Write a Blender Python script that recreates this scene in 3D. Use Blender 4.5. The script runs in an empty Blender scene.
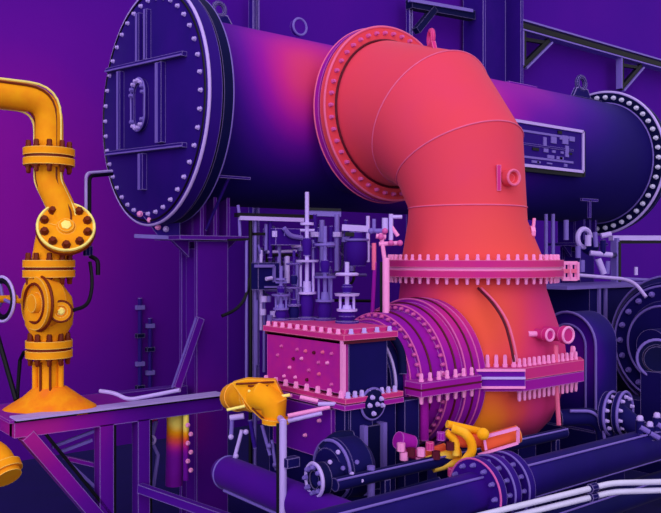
import bpy, bmesh, math, random
from mathutils import Vector, Matrix

random.seed(4)
SC = bpy.context.scene
COL = SC.collection
V = Vector

# ------------------------------------------------------------------ camera
# world axes: +X runs along the big vessel (to the right and away), +Y into the hall, Z up
CAM = V((-2.9, -5.907, 1.6))
FWD = V((0.621, 0.784, 0)).normalized()
RGT = V((0.784, -0.621, 0)).normalized()
FPX = 800.0
cam_data = bpy.data.cameras.new('camera')
cam = bpy.data.objects.new('camera', cam_data)
COL.objects.link(cam)
cam_data.sensor_fit = 'HORIZONTAL'
cam_data.sensor_width = 36
cam_data.lens = 36 * FPX / 661
cam_data.clip_end = 200
cam.location = CAM
cam.rotation_euler = FWD.to_track_quat('-Z', 'Y').to_euler()
SC.camera = cam

# ------------------------------------------------------------------ world, light, exposure
world = bpy.data.worlds.new('world')
SC.world = world
world.use_nodes = True
bg = world.node_tree.nodes['Background']
bg.inputs[0].default_value = (1.0, 0.98, 1.0, 1)
bg.inputs[1].default_value = 0.62
# added broad soft frontal fill from behind the viewer, no real source there
fill_data = bpy.data.lights.new('front_fill', 'SUN')
fill_data.energy = 2.3
fill_data.angle = math.radians(100)
fill_lamp = bpy.data.objects.new('front_fill', fill_data)
COL.objects.link(fill_lamp)
fill_lamp.location = (-4, -8, 5)
fill_lamp.rotation_euler = (FWD * 1.0 + RGT * 0.15 + Vector((0, 0, -0.12))).to_track_quat('-Z', 'Y').to_euler()
SC.view_settings.view_transform = 'Standard'
SC.view_settings.look = 'None'
SC.view_settings.gamma = 1
SC.view_settings.use_curve_mapping = False
SC.view_settings.exposure = 0.18


def at(px, py, **k):
    """point of the place seen at a pixel, on the plane x=, y=, z= or at the depth D="""
    r = FWD + RGT * ((px - 330.5) / FPX) + V((0, 0, -(py - 256.5) / FPX))
    (ax, val), = k.items()
    t = val if ax == 'D' else (val - CAM['xyz'.index(ax)]) / r['xyz'.index(ax)]
    return CAM + r * t


# ------------------------------------------------------------------ materials: false-colour heat palette
PAL = [(0.00, (8, 10, 38)), (0.08, (16, 14, 78)), (0.18, (34, 14, 112)), (0.28, (62, 12, 140)),
       (0.38, (98, 14, 156)), (0.48, (146, 18, 160)), (0.57, (190, 36, 140)), (0.66, (222, 66, 92)),
       (0.74, (230, 86, 62)), (0.82, (240, 128, 26)), (0.90, (250, 166, 24)), (1.00, (255, 226, 110))]


def lin(c):
    return tuple((v / 255 / 12.92 if v <= 10 else ((v / 255 + 0.055) / 1.055) ** 2.4) for v in c) + (1,)


MATS = {}


def thermal(name, h, spots=(), edge=0.45, noise=0.03, nscale=3.0, rough=0.6, sheen=0.05, hot_edge=False,
            axis=None, erad=0.011, bump=0.0):
    """surface of temperature h (0 cold .. 1 hot); spots are (centre, radius, weight) of warmer metal"""
    if name in MATS:
        return MATS[name]
    m = bpy.data.materials.new(name)
    m.use_nodes = True
    nt = m.node_tree
    N, L = nt.nodes, nt.links
    bs = N['Principled BSDF']
    bs.inputs['Roughness'].default_value = rough
    bs.inputs['Specular IOR Level'].default_value = 0.04
    bs.inputs['Sheen Weight'].default_value = sheen
    bs.inputs['Sheen Roughness'].default_value = 0.35
    bs.inputs['Sheen Tint'].default_value = (0.75, 0.6, 1, 1) if not hot_edge else (1, .85, .6, 1)
    geo = N.new('ShaderNodeNewGeometry')

    def math_(op, a, b=None):
        n = N.new('ShaderNodeMath')
        n.operation = op
        for i, v in enumerate((a, b)):
            if v is None:
                continue
            if isinstance(v, (int, float)):
                n.inputs[i].default_value = v
            else:
                L.new(v, n.inputs[i])
        return n.outputs[0]
    nz = N.new('ShaderNodeTexNoise')
    nz.inputs['Scale'].default_value = nscale
    nz.inputs['Detail'].default_value = 5
    L.new(geo.outputs['Position'], nz.inputs['Vector'])
    heat = math_('ADD', math_('MULTIPLY', math_('SUBTRACT', nz.outputs[0], 0.5), noise * 2), h)
    for c, r, w in spots:
        d = N.new('ShaderNodeVectorMath')
        d.operation = 'DISTANCE'
        L.new(geo.outputs['Position'], d.inputs[0])
        d.inputs[1].default_value = c
        mr = N.new('ShaderNodeMapRange')
        mr.interpolation_type = 'SMOOTHSTEP'
        mr.inputs['From Min'].default_value = r
        mr.inputs['From Max'].default_value = 0
        mr.inputs['To Max'].default_value = w
        L.new(d.outputs['Value'], mr.inputs['Value'])
        heat = math_('ADD', heat, mr.outputs[0])
    ramp = N.new('ShaderNodeValToRGB')
    el = ramp.color_ramp.elements
    while len(el) > 1:
        el.remove(el[-1])
    el[0].position, el[0].color = PAL[0][0], lin(PAL[0][1])
    for p, c in PAL[1:]:
        e = el.new(p)
        e.color = lin(c)
    L.new(heat, ramp.inputs[0])
    col = ramp.outputs[0]
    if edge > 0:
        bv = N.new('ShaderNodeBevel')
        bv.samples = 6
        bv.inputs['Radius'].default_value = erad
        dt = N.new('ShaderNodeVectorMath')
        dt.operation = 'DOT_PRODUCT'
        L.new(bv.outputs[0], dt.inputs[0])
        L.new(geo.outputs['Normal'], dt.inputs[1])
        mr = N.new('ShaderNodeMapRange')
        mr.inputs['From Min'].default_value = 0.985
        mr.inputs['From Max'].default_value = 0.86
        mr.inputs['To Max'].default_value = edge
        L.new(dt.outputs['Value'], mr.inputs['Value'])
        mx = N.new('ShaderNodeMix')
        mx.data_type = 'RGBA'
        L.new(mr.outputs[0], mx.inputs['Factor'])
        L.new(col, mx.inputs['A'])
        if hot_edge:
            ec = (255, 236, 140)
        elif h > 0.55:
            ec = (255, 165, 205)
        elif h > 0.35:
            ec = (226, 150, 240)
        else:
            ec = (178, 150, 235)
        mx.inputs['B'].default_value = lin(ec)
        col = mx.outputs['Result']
    L.new(col, bs.inputs['Base Color'])
    if bump:
        bp = N.new('ShaderNodeBump')
        bp.inputs['Strength'].default_value = bump
        bp.inputs['Distance'].default_value = 0.02
        L.new(nz.outputs[0], bp.inputs['Height'])
        L.new(bp.outputs[0], bs.inputs['Normal'])
    MATS[name] = m
    return m


def flat(name, rgb, rough=0.5):
    if name in MATS:
        return MATS[name]
    m = bpy.data.materials.new(name)
    m.use_nodes = True
    nt = m.node_tree
    bs = nt.nodes['Principled BSDF']
    nz = nt.nodes.new('ShaderNodeTexNoise')
    nz.inputs['Scale'].default_value = 12
    hsv = nt.nodes.new('ShaderNodeHueSaturation')
    hsv.inputs['Color'].default_value = lin(rgb)
    mr = nt.nodes.new('ShaderNodeMapRange')
    mr.inputs['To Min'].default_value = 0.85
    mr.inputs['To Max'].default_value = 1.15
    nt.links.new(nz.outputs[0], mr.inputs[0])
    nt.links.new(mr.outputs[0], hsv.inputs['Value'])
    nt.links.new(hsv.outputs[0], bs.inputs['Base Color'])
    bs.inputs['Roughness'].default_value = rough
    bs.inputs['Specular IOR Level'].default_value = 0.2
    MATS[name] = m
    return m


M_LAV = flat('pale_lavender_metal', (186, 156, 240))
M_LAVD = flat('dim_lavender_metal', (116, 92, 190))
M_PINKL = flat('pale_pink_metal', (240, 140, 215))
M_PINKD = flat('rose_metal', (226, 96, 150))
M_ROSE = flat('rose_violet_metal', (205, 84, 170))
M_BLACK = flat('black_rubber_and_shadow', (8, 6, 22))  # also colours the added black shade lines
M_DRED = flat('dark_crimson_gasket', (84, 8, 40))
M_BROWN = flat('dark_brown_gasket_and_outline', (112, 34, 6))  # also colours the added outline strips on the steam pipe
M_YEL = flat('pale_yellow_metal', (255, 232, 130))
M_WHITE = flat('pale_grey_violet_metal', (200, 190, 235))

NAVY = thermal('navy_cold_metal', 0.10, edge=0.5)
DEEP = thermal('blackish_blue_cold_metal', 0.04, edge=0.45)
INDIGO = thermal('indigo_metal', 0.20, edge=0.55)
VIOLET = thermal('violet_metal', 0.30, edge=0.55)
PURPLE = thermal('purple_metal', 0.38, edge=0.5)
MAGENTA = thermal('magenta_metal', 0.49, edge=0.5)
PINK = thermal('pink_warm_metal', 0.59, edge=0.5)
RED = thermal('red_hot_metal', 0.665, edge=0.5, noise=0.015)
ORANGE = thermal('orange_hot_metal', 0.872, edge=0.6, noise=0.045, nscale=14, hot_edge=True)
DUCT = thermal('coral_red_hot_duct', 0.655, edge=0.0, noise=0.012,
               spots=[((1.5, -2.3, 1.45), 0.9, 0.05)], sheen=0.1)
SHELL = thermal('vessel_shell_warm_to_cold', 0.115, edge=0.3, noise=0.012,
                spots=[((1.0, -0.6, 3.2), 1.35, 0.44), ((0.85, -0.65, 2.8), 0.7, 0.13), ((2.9, -0.5, 3.4), 2.2, 0.38),
                       ((4.6, -0.2, 3.6), 1.6, 0.26), ((2.6, -0.8, 2.7), 1.5, 0.25)], sheen=0.02)
COVER = thermal('end_cover_indigo', 0.20, edge=0.45, noise=0.05, nscale=2, sheen=0.05)
HOOD = thermal('hood_red_to_pink', 0.605, edge=0.3, noise=0.015,
               spots=[((1.1, -2.5, 1.25), 0.72, 0.17), ((1.15, -2.45, 0.45), 0.55, 0.22)])
TURB = thermal('turbine_magenta', 0.46, edge=0.5, noise=0.04, nscale=6, spots=[((1.1, -2.3, 1.2), 0.5, 0.12)])
GEAR = thermal('gearbox_pink_face_to_navy', 0.12, edge=0.55, noise=0.04, nscale=8,
               spots=[((-0.02, -1.95, 0.98), 0.55, 0.62)])
WALL = thermal('painted_wall_violet', 0.30, edge=0, noise=0.035, nscale=0.5,
               spots=[((-0.4, 3, 2.6), 3.2, 0.14), ((0.4, 3, 0.4), 2.5, 0.06)], sheen=0, rough=0.9)


# ------------------------------------------------------------------ mesh helpers
class B:
    def __init__(s):
        s.bm = bmesh.new()

    def face(s, vs):
        try:
            return s.bm.faces.new(vs)
        except ValueError:
            return None

    def box(s, c, size, rot=None):
        c = V(c)
        hs = V(size) / 2
        R = rot if rot else Matrix.Identity(3)
        vs = [s.bm.verts.new(c + R @ V((x * hs.x, y * hs.y, z * hs.z))) for x in (-1, 1) for y in (-1, 1) for z in (-1, 1)]
        for q in ((0, 1, 3, 2), (4, 6, 7, 5), (0, 4, 5, 1), (2, 3, 7, 6), (0, 2, 6, 4), (1, 5, 7, 3)):
            s.face([vs[i] for i in q])
        return s

    def bar(s, p0, p1, w, h, up=V((0, 0, 1))):
        p0, p1 = V(p0), V(p1)
        d = (p1 - p0)
        z = d.normalized()
        x = up.cross(z)
        if x.length < 1e-3:
            x = V((1, 0, 0)).cross(z)
        x.normalize()
        y = z.cross(x)
        R = Matrix((x, y, z)).transposed()
        return s.box((p0 + p1) / 2, (w, h, d.length), R)

    def loft(s, rings, cap=True, closed=False):
        rr = [[s.bm.verts.new(p) for p in r] for r in rings]
        n = len(rr[0])
        pairs = list(zip(rr, rr[1:])) + ([(rr[-1], rr[0])] if closed else [])
        for a, b in pairs:
            for i in range(n):
                s.face([a[i], a[(i + 1) % n], b[(i + 1) % n], b[i]])
        if cap and not closed:
            s.face(rr[0][::-1])
            s.face(rr[-1])
        return s

    def lathe(s, o, axis, prof, seg=32, cap=True, closed=False, a0=0):
        o, ax = V(o), V(axis).normalized()
        u = ax.orthogonal().normalized()
        w = ax.cross(u)
        rings = []
        for t, r in prof:
            r = max(r, 1e-4)
            rings.append([o + ax * t + (u * math.cos(a0 + 2 * math.pi * i / seg) + w * math.sin(a0 + 2 * math.pi * i / seg)) * r
                          for i in range(seg)])
        return s.loft(rings, cap, closed)

    def cyl(s, p0, p1, r, r1=None, seg=24):
        p0, p1 = V(p0), V(p1)
        return s.lathe(p0, p1 - p0, [(0, r), ((p1 - p0).length, r if r1 is None else r1)], seg)

    def ringpipe(s, o, axis, ri, ro, t0, t1, seg=40):
        return s.lathe(o, axis, [(t0, ri), (t0, ro), (t1, ro), (t1, ri)], seg, closed=True)

    def torus(s, o, axis, R, r, seg=32, sub=8, squash=1):
        return s.lathe(o, axis, [(r * math.sin(2 * math.pi * k / sub) * squash, R + r * math.cos(2 * math.pi * k / sub)) for k in range(sub)],
                       seg, closed=True)

    def ball(s, c, r, seg=16, squash=1, axis=(0, 0, 1)):
        k = 8
        return s.lathe(c, axis, [(-math.cos(math.pi * i / k) * r * squash, math.sin(math.pi * i / k) * r) for i in range(k + 1)], seg)

    def tube(s, pts, r, seg=12, fil=0.0):
        pts = [V(p) for p in pts]
        if fil:
            q = [pts[0]]
            for a, b, c in zip(pts, pts[1:], pts[2:]):
                d0, d1 = (a - b), (c - b)
                f = min(fil, d0.length * .49, d1.length * .49)
                A, Cc = b + d0.normalized() * f, b + d1.normalized() * f
                for i in range(7):
                    t = i / 6
                    q.append(A * (1 - t) ** 2 + b * 2 * t * (1 - t) + Cc * t * t)
            pts = q + [pts[-1]]
        rings = []
        u = None
        for i, p in enumerate(pts):
            d = (pts[min(i + 1, len(pts) - 1)] - pts[max(i - 1, 0)]).normalized()
            u = d.orthogonal() if u is None else (u - d * u.dot(d))
            u.normalize()
            w = d.cross(u)
            rad = r[i] if isinstance(r, (list, tuple)) else r
            rings.append([p + (u * math.cos(2 * math.pi * k / seg) + w * math.sin(2 * math.pi * k / seg)) * rad for k in range(seg)])
        return s.loft(rings)

    def prism(s, poly, vec):
        vec = V(vec)
        return s.loft([[V(p) for p in poly], [V(p) + vec for p in poly]])


def world_loc(o):
    p = V((0, 0, 0))
    while o is not None:
        p += o.location
        o = o.parent
    return p


def mesh_from(b, name, off=V((0, 0, 0)), ang=38):
    bm = b.bm
    bmesh.ops.recalc_face_normals(bm, faces=bm.faces)
    bmesh.ops.translate(bm, verts=bm.verts, vec=-V(off))
    me = bpy.data.meshes.new(name)
    for f in bm.faces:
        f.smooth = True
    bm.to_mesh(me)
    bm.free()
    me.set_sharp_from_angle(angle=math.radians(ang))
    return me


def obj(name, b, mat, parent=None, label=None):
    if parent is not None:
        off = world_loc(parent)
        loc = V((0, 0, 0))
    else:
        xs = [v.co for v in b.bm.verts]
        lo = V([min(v[i] for v in xs) for i in range(3)])
        hi = V([max(v[i] for v in xs) for i in range(3)])
        off = loc = V(((lo.x + hi.x) / 2, (lo.y + hi.y) / 2, lo.z))
    me = mesh_from(b, name, off)
    me.materials.append(mat)
    o = bpy.data.objects.new(name, me)
    COL.objects.link(o)
    o.location = loc
    o.parent = parent
    if label:
        o['label'] = label
    return o


def thing(name, label, cat, loc, group=None):
    o = bpy.data.objects.new(name, None)
    o.empty_display_size = 0.1
    COL.objects.link(o)
    o.location = loc
    o['label'] = label
    o['category'] = cat
    if group:
        o['group'] = group
    return o


def tag(o, label, cat, group=None, kind=None):
    o['label'] = label
    o['category'] = cat
    if group:
        o['group'] = group
    if kind:
        o['kind'] = kind
    return o


def struct(name, b, mat, label=None, parent=None):
    o = obj(name, b, mat, parent)
    if parent is None:
        o['kind'] = 'structure'
        if label:
            o['label'] = label
    return o


BOLT = {}


def bolt_mesh(r, h, mat):
    k = (round(r, 4), round(h, 4), mat.name)
    if k not in BOLT:
        b = B()
        b.lathe((0, 0, 0), (0, 0, 1), [(0, r * 1.25), (h * .25, r * 1.25)], 8)
        b.lathe((0, 0, 0), (0, 0, 1), [(h * .2, r), (h * .8, r), (h, r * .75)], 6)
        me = mesh_from(b, 'bolt')
        me.materials.append(mat)
        BOLT[k] = me
    return BOLT[k]


def bolt_at(parent, p, axis, r, h, mat, name='bolt'):
    o = bpy.data.objects.new(name, bolt_mesh(r, h, mat))
    COL.objects.link(o)
    o.parent = parent
    o.location = V(p) - world_loc(parent)
    o.rotation_euler = V(axis).to_track_quat('Z', 'Y').to_euler()
    return o


def bolts(parent, c, axis, R, n, r, h, mat, a0=0.0, a1=2 * math.pi, up=None):
    c, ax = V(c), V(axis).normalized()
    u = V(up) if up else (V((0, 0, 1)) if abs(ax.z) < .9 else V((1, 0, 0)))
    u = (u - ax * u.dot(ax)).normalized()
    w = ax.cross(u)
    full = abs(a1 - a0 - 2 * math.pi) < 1e-6
    for i in range(n):
        a = a0 + (a1 - a0) * i / (n if full else max(n - 1, 1))
        bolt_at(parent, c + (u * math.cos(a) + w * math.sin(a)) * R, ax, r, h, mat)


X_, Y_, Z_ = V((1, 0, 0)), V((0, 1, 0)), V((0, 0, 1))
FLOOR = -0.62

# ------------------------------------------------------------------ structure: floor, wall, steelwork
struct('floor', B().box((6, -2, FLOOR - .05), (44, 24, .1)), NAVY, 'dark blue concrete floor of the plant hall')
struct('wall_back', B().box((8, 3.1, 4.2), (40, .2, 9.8)), WALL, 'violet wall of the plant hall behind the machines')


def steel_post(px, py0, py1, y, w, mat, label, wd=None):
    p0, p1 = at(px, py0, y=y), at(px, py1, y=y)
    b = B()
    wd = wd or w
    t = w * .22
    for s in (-1, 1):                                    # two flanges and a web: rolled section
        b.box((p0.x + s * (w / 2 - t / 2), y, (p0.z + p1.z) / 2), (t, wd, abs(p0.z - p1.z)))
    b.box((p0.x, y, (p0.z + p1.z) / 2), (w - 2 * t, t, abs(p0.z - p1.z)))
    return tag(obj('steel_post', b, mat), label, 'post', kind='structure')


STEEL = thermal('roof_steel_indigo', 0.21, edge=0.7, erad=0.02)
# wide wall column between the roof truss and the long beam
b = B()
pa, pb = at(473, 60, y=2.7), at(513, 60, y=2.7)
for x in (pa.x + .03, pb.x - .03):
    b.box((x, 2.7, 4.2), (.06, .42, 9.6))
b.box(((pa.x + pb.x) / 2, 2.84, 4.2), (pb.x - pa.x - .12, .06, 9.6))
tag(obj('steel_column', b, STEEL), 'tall wide violet steel column on the wall above the hot duct', 'column', kind='structure')
steel_post(254, -8, 420, 2.75, .10, STEEL, 'thin dark post at the top of the wall beside the round gauge')
steel_post(409.5, -6, 420, 2.75, .07, STEEL, 'slim post left in the roof bracing behind the duct lifting eye')
# short roof bracing behind the lifting eye
r = thing('roof_bracing', 'dark beam with diagonal strut between posts above the red duct', 'beam', at(440, 8, y=2.72))
obj('beam', B().bar(at(409, 4, y=2.7), at(472, 16, y=2.7), .14, .14), DEEP, r)
obj('diagonal_strut', B().bar(at(434, 9, y=2.66), at(416, 31, y=2.66), .10, .10), DEEP, r)
obj('flange_strip', B().bar(at(409, 0, y=2.62), at(472, 11, y=2.62), .05, .05), M_LAVD, r)
r['kind'] = 'structure'
# long beam with triangular brackets, upper right
b0, b1 = at(514, 27, y=2.8), at(700, 75, y=2.8)
zb = b0.z
r = thing('wall_beam', 'long dark beam with triangular brackets along the upper right wall', 'beam', (b0.x, 2.8, zb))
r['kind'] = 'structure'
obj('beam', B().box(((b0.x + 16) / 2, 2.72, zb), (16 - b0.x, .16, .085)), M_BLACK, r)
obj('top_strip', B().box(((b0.x + 16) / 2, 2.72, zb + .09), (16 - b0.x, .18, .03)), M_LAVD, r)
obj('bottom_strip', B().box(((b0.x + 16) / 2, 2.72, zb - .07), (16 - b0.x, .18, .025)), M_LAVD, r)
for px in (522, 620):
    c = at(px, 60, y=2.72)
    br = obj('bracket', B().box((c.x, 2.72, zb - .37), (.075, .12, .62)), M_BLACK, r)
    obj('arm', B().bar((c.x, 2.72, zb - .20), (c.x + .62, 2.72, zb - .16), .06, .06), M_BLACK, br)
    obj('brace', B().bar((c.x, 2.72, zb - .66), (c.x + .72, 2.72, zb - .10), .075, .075), M_BLACK, br)
    obj('brace_edge', B().bar((c.x + .06, 2.70, zb - .70), (c.x + .78, 2.70, zb - .14), .08, .03), M_LAVD, br)
    obj('post_edge', B().box((c.x - .055, 2.70, zb - .37), (.03, .12, .60)), M_LAVD, br)

for i, (px, y0, y1) in enumerate(((140, 298, 392), (150, 318, 396))):
    q0_, q1_ = at(px, y0, y=2.96), at(px, y1, y=2.96)
    cw = thing('wall_conduit', ('longer' if i == 0 else 'shorter') + ' violet conduit with clips on the wall left of the flared column', 'conduit', q1_, 'wall conduits')
    obj('tube', B().cyl(q0_, q1_, .025, seg=10), STEEL, cw)
    for t in (.1, .4, .7, .95):
        obj('clip', B().box(q0_.lerp(q1_, t), (.10, .06, .05)), M_LAVD if t in (.1, .7) else DEEP, cw)

# ------------------------------------------------------------------ the big vessel
ZV = 2.79
ves = thing('pressure_vessel', 'huge dark blue cylindrical vessel lying on columns, bolted cover at left end', 'vessel', (3.1, 0, ZV - .76))
obj('shell', B().lathe((0, 0, ZV), X_, [(.14, .76), (1, .76), (2.5, .76), (4, .76), (6.18, .76)], 96), SHELL, ves)
fl = obj('end_flange', B().ringpipe((0, 0, ZV), X_, .74, .93, .07, .15, 96), DEEP, ves)
cv = obj('end_cover', B().lathe((0, 0, ZV), X_, [(-.07, .0), (-.07, .92), (-.06, .94), (.05, .94), (.05, 0)], 96), COVER, ves,
         'flat round indigo end cover with ribs')
obj('cover_rim', B().torus((-.055, 0, ZV), X_, .937, .013, 96, 8), M_LAV, cv)
obj('flange_rim', B().torus((.15, 0, ZV), X_, .922, .010, 96, 8), M_LAVD, ves)
bolts(cv, (-.07, 0, ZV), -X_, .85, 40, .015, .025, M_LAV)
obj('cover_groove', B().torus((-.07, 0, ZV), X_, .905, .010, 96, 6), M_BLACK, cv)
bolts(fl, (.15, 0, ZV), X_, .84, 40, .022, .05, M_BLACK)


def rib(parent, p0, p1, w=.05, dep=.04, x=-.07):
    a, c = at(*p0, x=x), at(*p1, x=x)
    b = B()
    d = (c - a).normalized()
    nrm = V((1, 0, 0))
    sd = d.cross(nrm).normalized() * w / 2
    R = Matrix((nrm, sd.normalized(), d)).transposed()
    b.box((a + c) / 2 - X_ * (dep / 2), (dep, w, (c - a).length), R)
    o = obj('rib', b, INDIGO, parent)
    obj('rib_edge', B().box((a + c) / 2 - X_ * (dep + .004) - sd * .55, (.012, w * .35, (c - a).length), R), M_LAVD, o)
    return o


for p0, p1, w in (((110, 71), (187, 54), .035), ((110, 154), (187, 145), .035), ((142, 14), (142, 62), .05), ((150, 10), (150, 60), .04),
                  ((123, 72), (123, 150), .05), ((163, 63), (163, 143), .09), ((145, 154), (145, 190), .07)):
    rib(cv, p0, p1, w)
mh = at(142, 105, x=-.07)
m = obj('manhole', B().loft([[V((-.07 - t, mh.y + math.cos(k / 16 * math.pi) * .125 * s, mh.z + math.sin(k / 16 * math.pi) * .125 * s + (.085 if k < 16 else -.085)))
                              for k in range(32)] for t, s in ((0, 1), (.035, 1), (.035, .72), (.02, .72))]), COVER, cv)
for k in range(14):
    a = k / 14 * 2 * math.pi
    bolt_at(m, (-.105, mh.y + math.cos(a) * .108, mh.z + math.sin(a) * .108 + (.085 if math.sin(a) >= 0 else -.085)), -X_, .016, .03,
            M_LAV if abs(math.sin(a)) > .5 else M_LAVD)
obj('manhole_rim', B().tube([V((-.108, mh.y + math.cos(k / 16 * math.pi) * .128, mh.z + math.sin(k / 16 * math.pi) * .128 + (.085 if k % 32 <= 16 else -.085)))
                             for k in range(33)], .008, 6), M_LAVD, m)
# far flange
ff = obj('far_flange', B().ringpipe((0, 0, ZV), X_, .74, .90, 6.14, 6.26, 96), DEEP, ves, 'almost black bolted ring at the far end')
obj('flange_rim', B().torus((6.15, 0, ZV), X_, .905, .016, 96, 8), M_LAV, ff)
obj('flange_root', B().torus((6.135, 0, ZV), X_, .765, .010, 96, 8), M_LAVD, ff)
bolts(ff, (6.14, 0, ZV), -X_, .835, 44, .024, .045, M_WHITE)
obj('far_head', B().lathe((0, 0, ZV), X_, [(6.26, .88), (6.34, .88), (6.5, .7), (6.62, .4), (6.66, .0)], 64), NAVY, ves)
# nozzle towards the duct
XN, YN = 1.605, -.95
ves_noz = obj('nozzle', B().cyl((XN + .06, -.45, ZV), (XN + .06, -.87, ZV), .63, seg=72), SHELL, ves)
nf = obj('nozzle_flange', B().ringpipe((XN + .06, 0, ZV), -Y_, .60, .735, .86, .915, 80), MAGENTA, ves, 'magenta bolted flange of the side nozzle')
obj('flange_rim', B().torus((XN + .06, -.862, ZV), Y_, .733, .008, 80, 8), M_PINKD, nf)
# lifting eyes on the shell


def eye(parent, c, d, s, mat, name='lifting_eye'):
    """ring plate standing on a foot; c = foot centre, d = direction across the ring's face"""
    c = V(c)
    o = obj(name, B().torus(c + Z_ * s * 1.5, d, s * .55, s * .2, 20, 8), mat, parent)
    w = V(d).cross(Z_).normalized()
    poly = [c - w * s * 1.5, c + w * s * 1.5, c + w * s * .75 + Z_ * s * 1.1, c - w * s * .75 + Z_ * s * 1.1]
    obj('foot', B().prism([p - V(d).normalized() * s * .15 for p in poly], V(d).normalized() * s * .3), mat, o)
    return o


EYE = thermal('dark_lifting_eye', 0.12, edge=0.9, erad=0.02)
e1 = at(214, 20, y=0)
eye(ves, (e1.x + .05, 0, ZV + .755), Y_, .10, EYE)
e2 = at(581, 97, y=0)
eye(ves, (e2.x, 0, ZV + .75), Y_, .15, EYE)
obj('pad', B().box((e2.x, 0, ZV + .765), (.6, .2, .03)), DEEP, ves)
# thin ledge on the shell top behind the duct
l0, l1 = at(505, 85, y=0), at(533, 89, y=0)
obj('top_plate', B().box(((l0.x + l1.x) / 2, 0, ZV + .775), (abs(l1.x - l0.x), .12, .05)), PURPLE, ves)
# round gauge on the shell top
gx = at(298, 40, y=0).x
g = obj('gauge_stem', B().cyl((gx, 0, ZV + .74), (gx, 0, ZV + .83), .018), VIOLET, ves)
o = obj('gauge', B().lathe((gx, -.03, ZV + .90), Y_, [(0, .0), (0, .075), (.05, .075), (.05, 0)], 24), VIOLET, ves)
obj('gauge_rim', B().torus((gx, -.03, ZV + .90), Y_, .074, .011, 24, 6), M_LAVD, o)
# data panel
q0, q1 = at(520, 126, y=-.78), at(581, 171, y=-.78)
q0 = V((q0.x - .2, q0.y, q0.z))
zt, zb_ = at(581, 132, y=-.78).z, at(581, 172, y=-.78).z
pn = obj('data_panel', B().box(((q0.x + q1.x) / 2, -.775, (zt + zb_) / 2), (q1.x - q0.x, .05, zt - zb_)), INDIGO, ves, 'rectangular violet panel with worn marks')
xm, zm, wx, wz = (q0.x + q1.x) / 2, (zt + zb_) / 2, q1.x - q0.x, zt - zb_
for dx, dz, sx, sz in ((0, wz / 2, wx, .03), (0, -wz / 2, wx, .03), (wx / 2, 0, .03, wz), (-wx / 2, 0, .03, wz)):
    obj('frame_strip', B().box((xm + dx, -.80, zm + dz), (sx, .03, sz)), M_LAV, pn)
obj('panel_shadow', B().box((q1.x + .035, -.775, zm - .02), (.05, .04, wz + .06)), M_BLACK, pn)  # black strip added as the shade line right of the panel
obj('panel_shadow', B().box((xm, -.775, zb_ - .035), (wx + .05, .04, .045)), M_BLACK, pn)  # same built-in shade line along the panel's lower edge
for k in range(3):
    obj('panel_bar', B().box((xm - .05, -.802, zm - .13 + k * .13), (wx * .8, .008, .022)), M_LAVD if k != 1 else INDIGO, pn)
for dx, dz, sx, sz in ((.30, .1, .10, .09), (.33, -.02, .06, .12), (.10, .08, .09, .07), (-.05, .05, .05, .09), (.42, .12, .09, .05)):
    obj('panel_mark', B().box((xm + dx, -.804, zm + dz), (sx, .012, sz)), M_LAVD, pn)
random.seed(5)
for k in range(14):
    obj('panel_mark', B().box((xm + random.uniform(-.25, .48), -.804, zm + random.choice((-.17, -.1, -.04, .05, .11, .17))), (random.uniform(.04, .12), .012, random.uniform(.015, .04))), random.choice((M_LAVD, M_LAVD, M_BLACK)), pn)
t0_ = at(591, 200, y=-.72)
obj('small_handle', B().box((t0_.x, -.70, t0_.z), (.30, .03, .03)).box((t0_.x, -.70, t0_.z - .1), (.03, .03, .2)), INDIGO, ves)
t1_ = at(238, 176, y=-.70)
obj('small_ledge', B().box((t1_.x, -.58, t1_.z), (.36, .03, .02)).cyl((t1_.x, -.57, t1_.z), (t1_.x - .05, -.3, t1_.z - .4), .012), INDIGO, ves)

# ------------------------------------------------------------------ hot elbow duct
PIV_Y, PIV_Z, RB = -1.03, ZV - .83, .83
duct = thing('elbow_duct', 'big glowing coral red segmented elbow duct bending down from the vessel', 'duct', (XN, -1.86, 1.5))


def duct_ring(th, r, n=72):
    """ring of the elbow in the radial plane at angle th (0 = horizontal start, 90 = vertical leg)"""
    th = math.radians(th)
    rad = V((0, -math.sin(th), math.cos(th)))
    c = V((XN + .06 * (1 - th / (math.pi / 2)), PIV_Y, PIV_Z)) + rad * RB
    return [c + X_ * math.cos(2 * math.pi * k / n) * r + rad * math.sin(2 * math.pi * k / n) * r for k in range(n)]


cuts = [(0, .60), (32, .575), (63, .50), (90, .435)]
st = [p + Y_ * .08 for p in duct_ring(0, .60)]
obj('duct_segment', B().loft([st, duct_ring(0, .60), duct_ring(32, .575)]), DUCT, duct)
obj('duct_segment', B().loft([duct_ring(32, .575), duct_ring(63, .50)]), DUCT, duct)
obj('duct_segment', B().loft([duct_ring(63, .50), duct_ring(90, .435)]), DUCT, duct)
FX, FY = 1.65, -1.87
n = 72
cone = [duct_ring(90, .435)]
for z, r, x, y in ((1.86, .44, XN, -1.86), (1.55, .53, FX, FY)):
    cone.append([V((x + math.cos(2 * math.pi * k / n) * r, y - math.sin(2 * math.pi * k / n) * r, z)) for k in range(n)])
obj('cone', B().loft(cone), DUCT, duct)
for th, r in ((32, .577), (63, .502), (90, .437)):
    pts = duct_ring(th, r)
    obj('weld_seam', B().tube(pts + [pts[0]], .0055, 6), M_PINKD, duct)
df = obj('side_flange', B().ringpipe((XN + .06, 0, ZV), -Y_, .585, .725, .925, 0.98, 80), RED, duct, 'bolted red flange facing the vessel')
obj('flange_rim', B().torus((XN + .06, -.98, ZV), Y_, .722, .010, 80, 8), M_PINKD, df)
obj('gasket', B().ringpipe((XN + .06, 0, ZV), -Y_, .60, .715, .912, .928, 80), M_DRED, df)
obj('hub_seam', B().torus((XN + .06, -.985, ZV), Y_, .612, .009, 80, 8), M_DRED, df)
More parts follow.
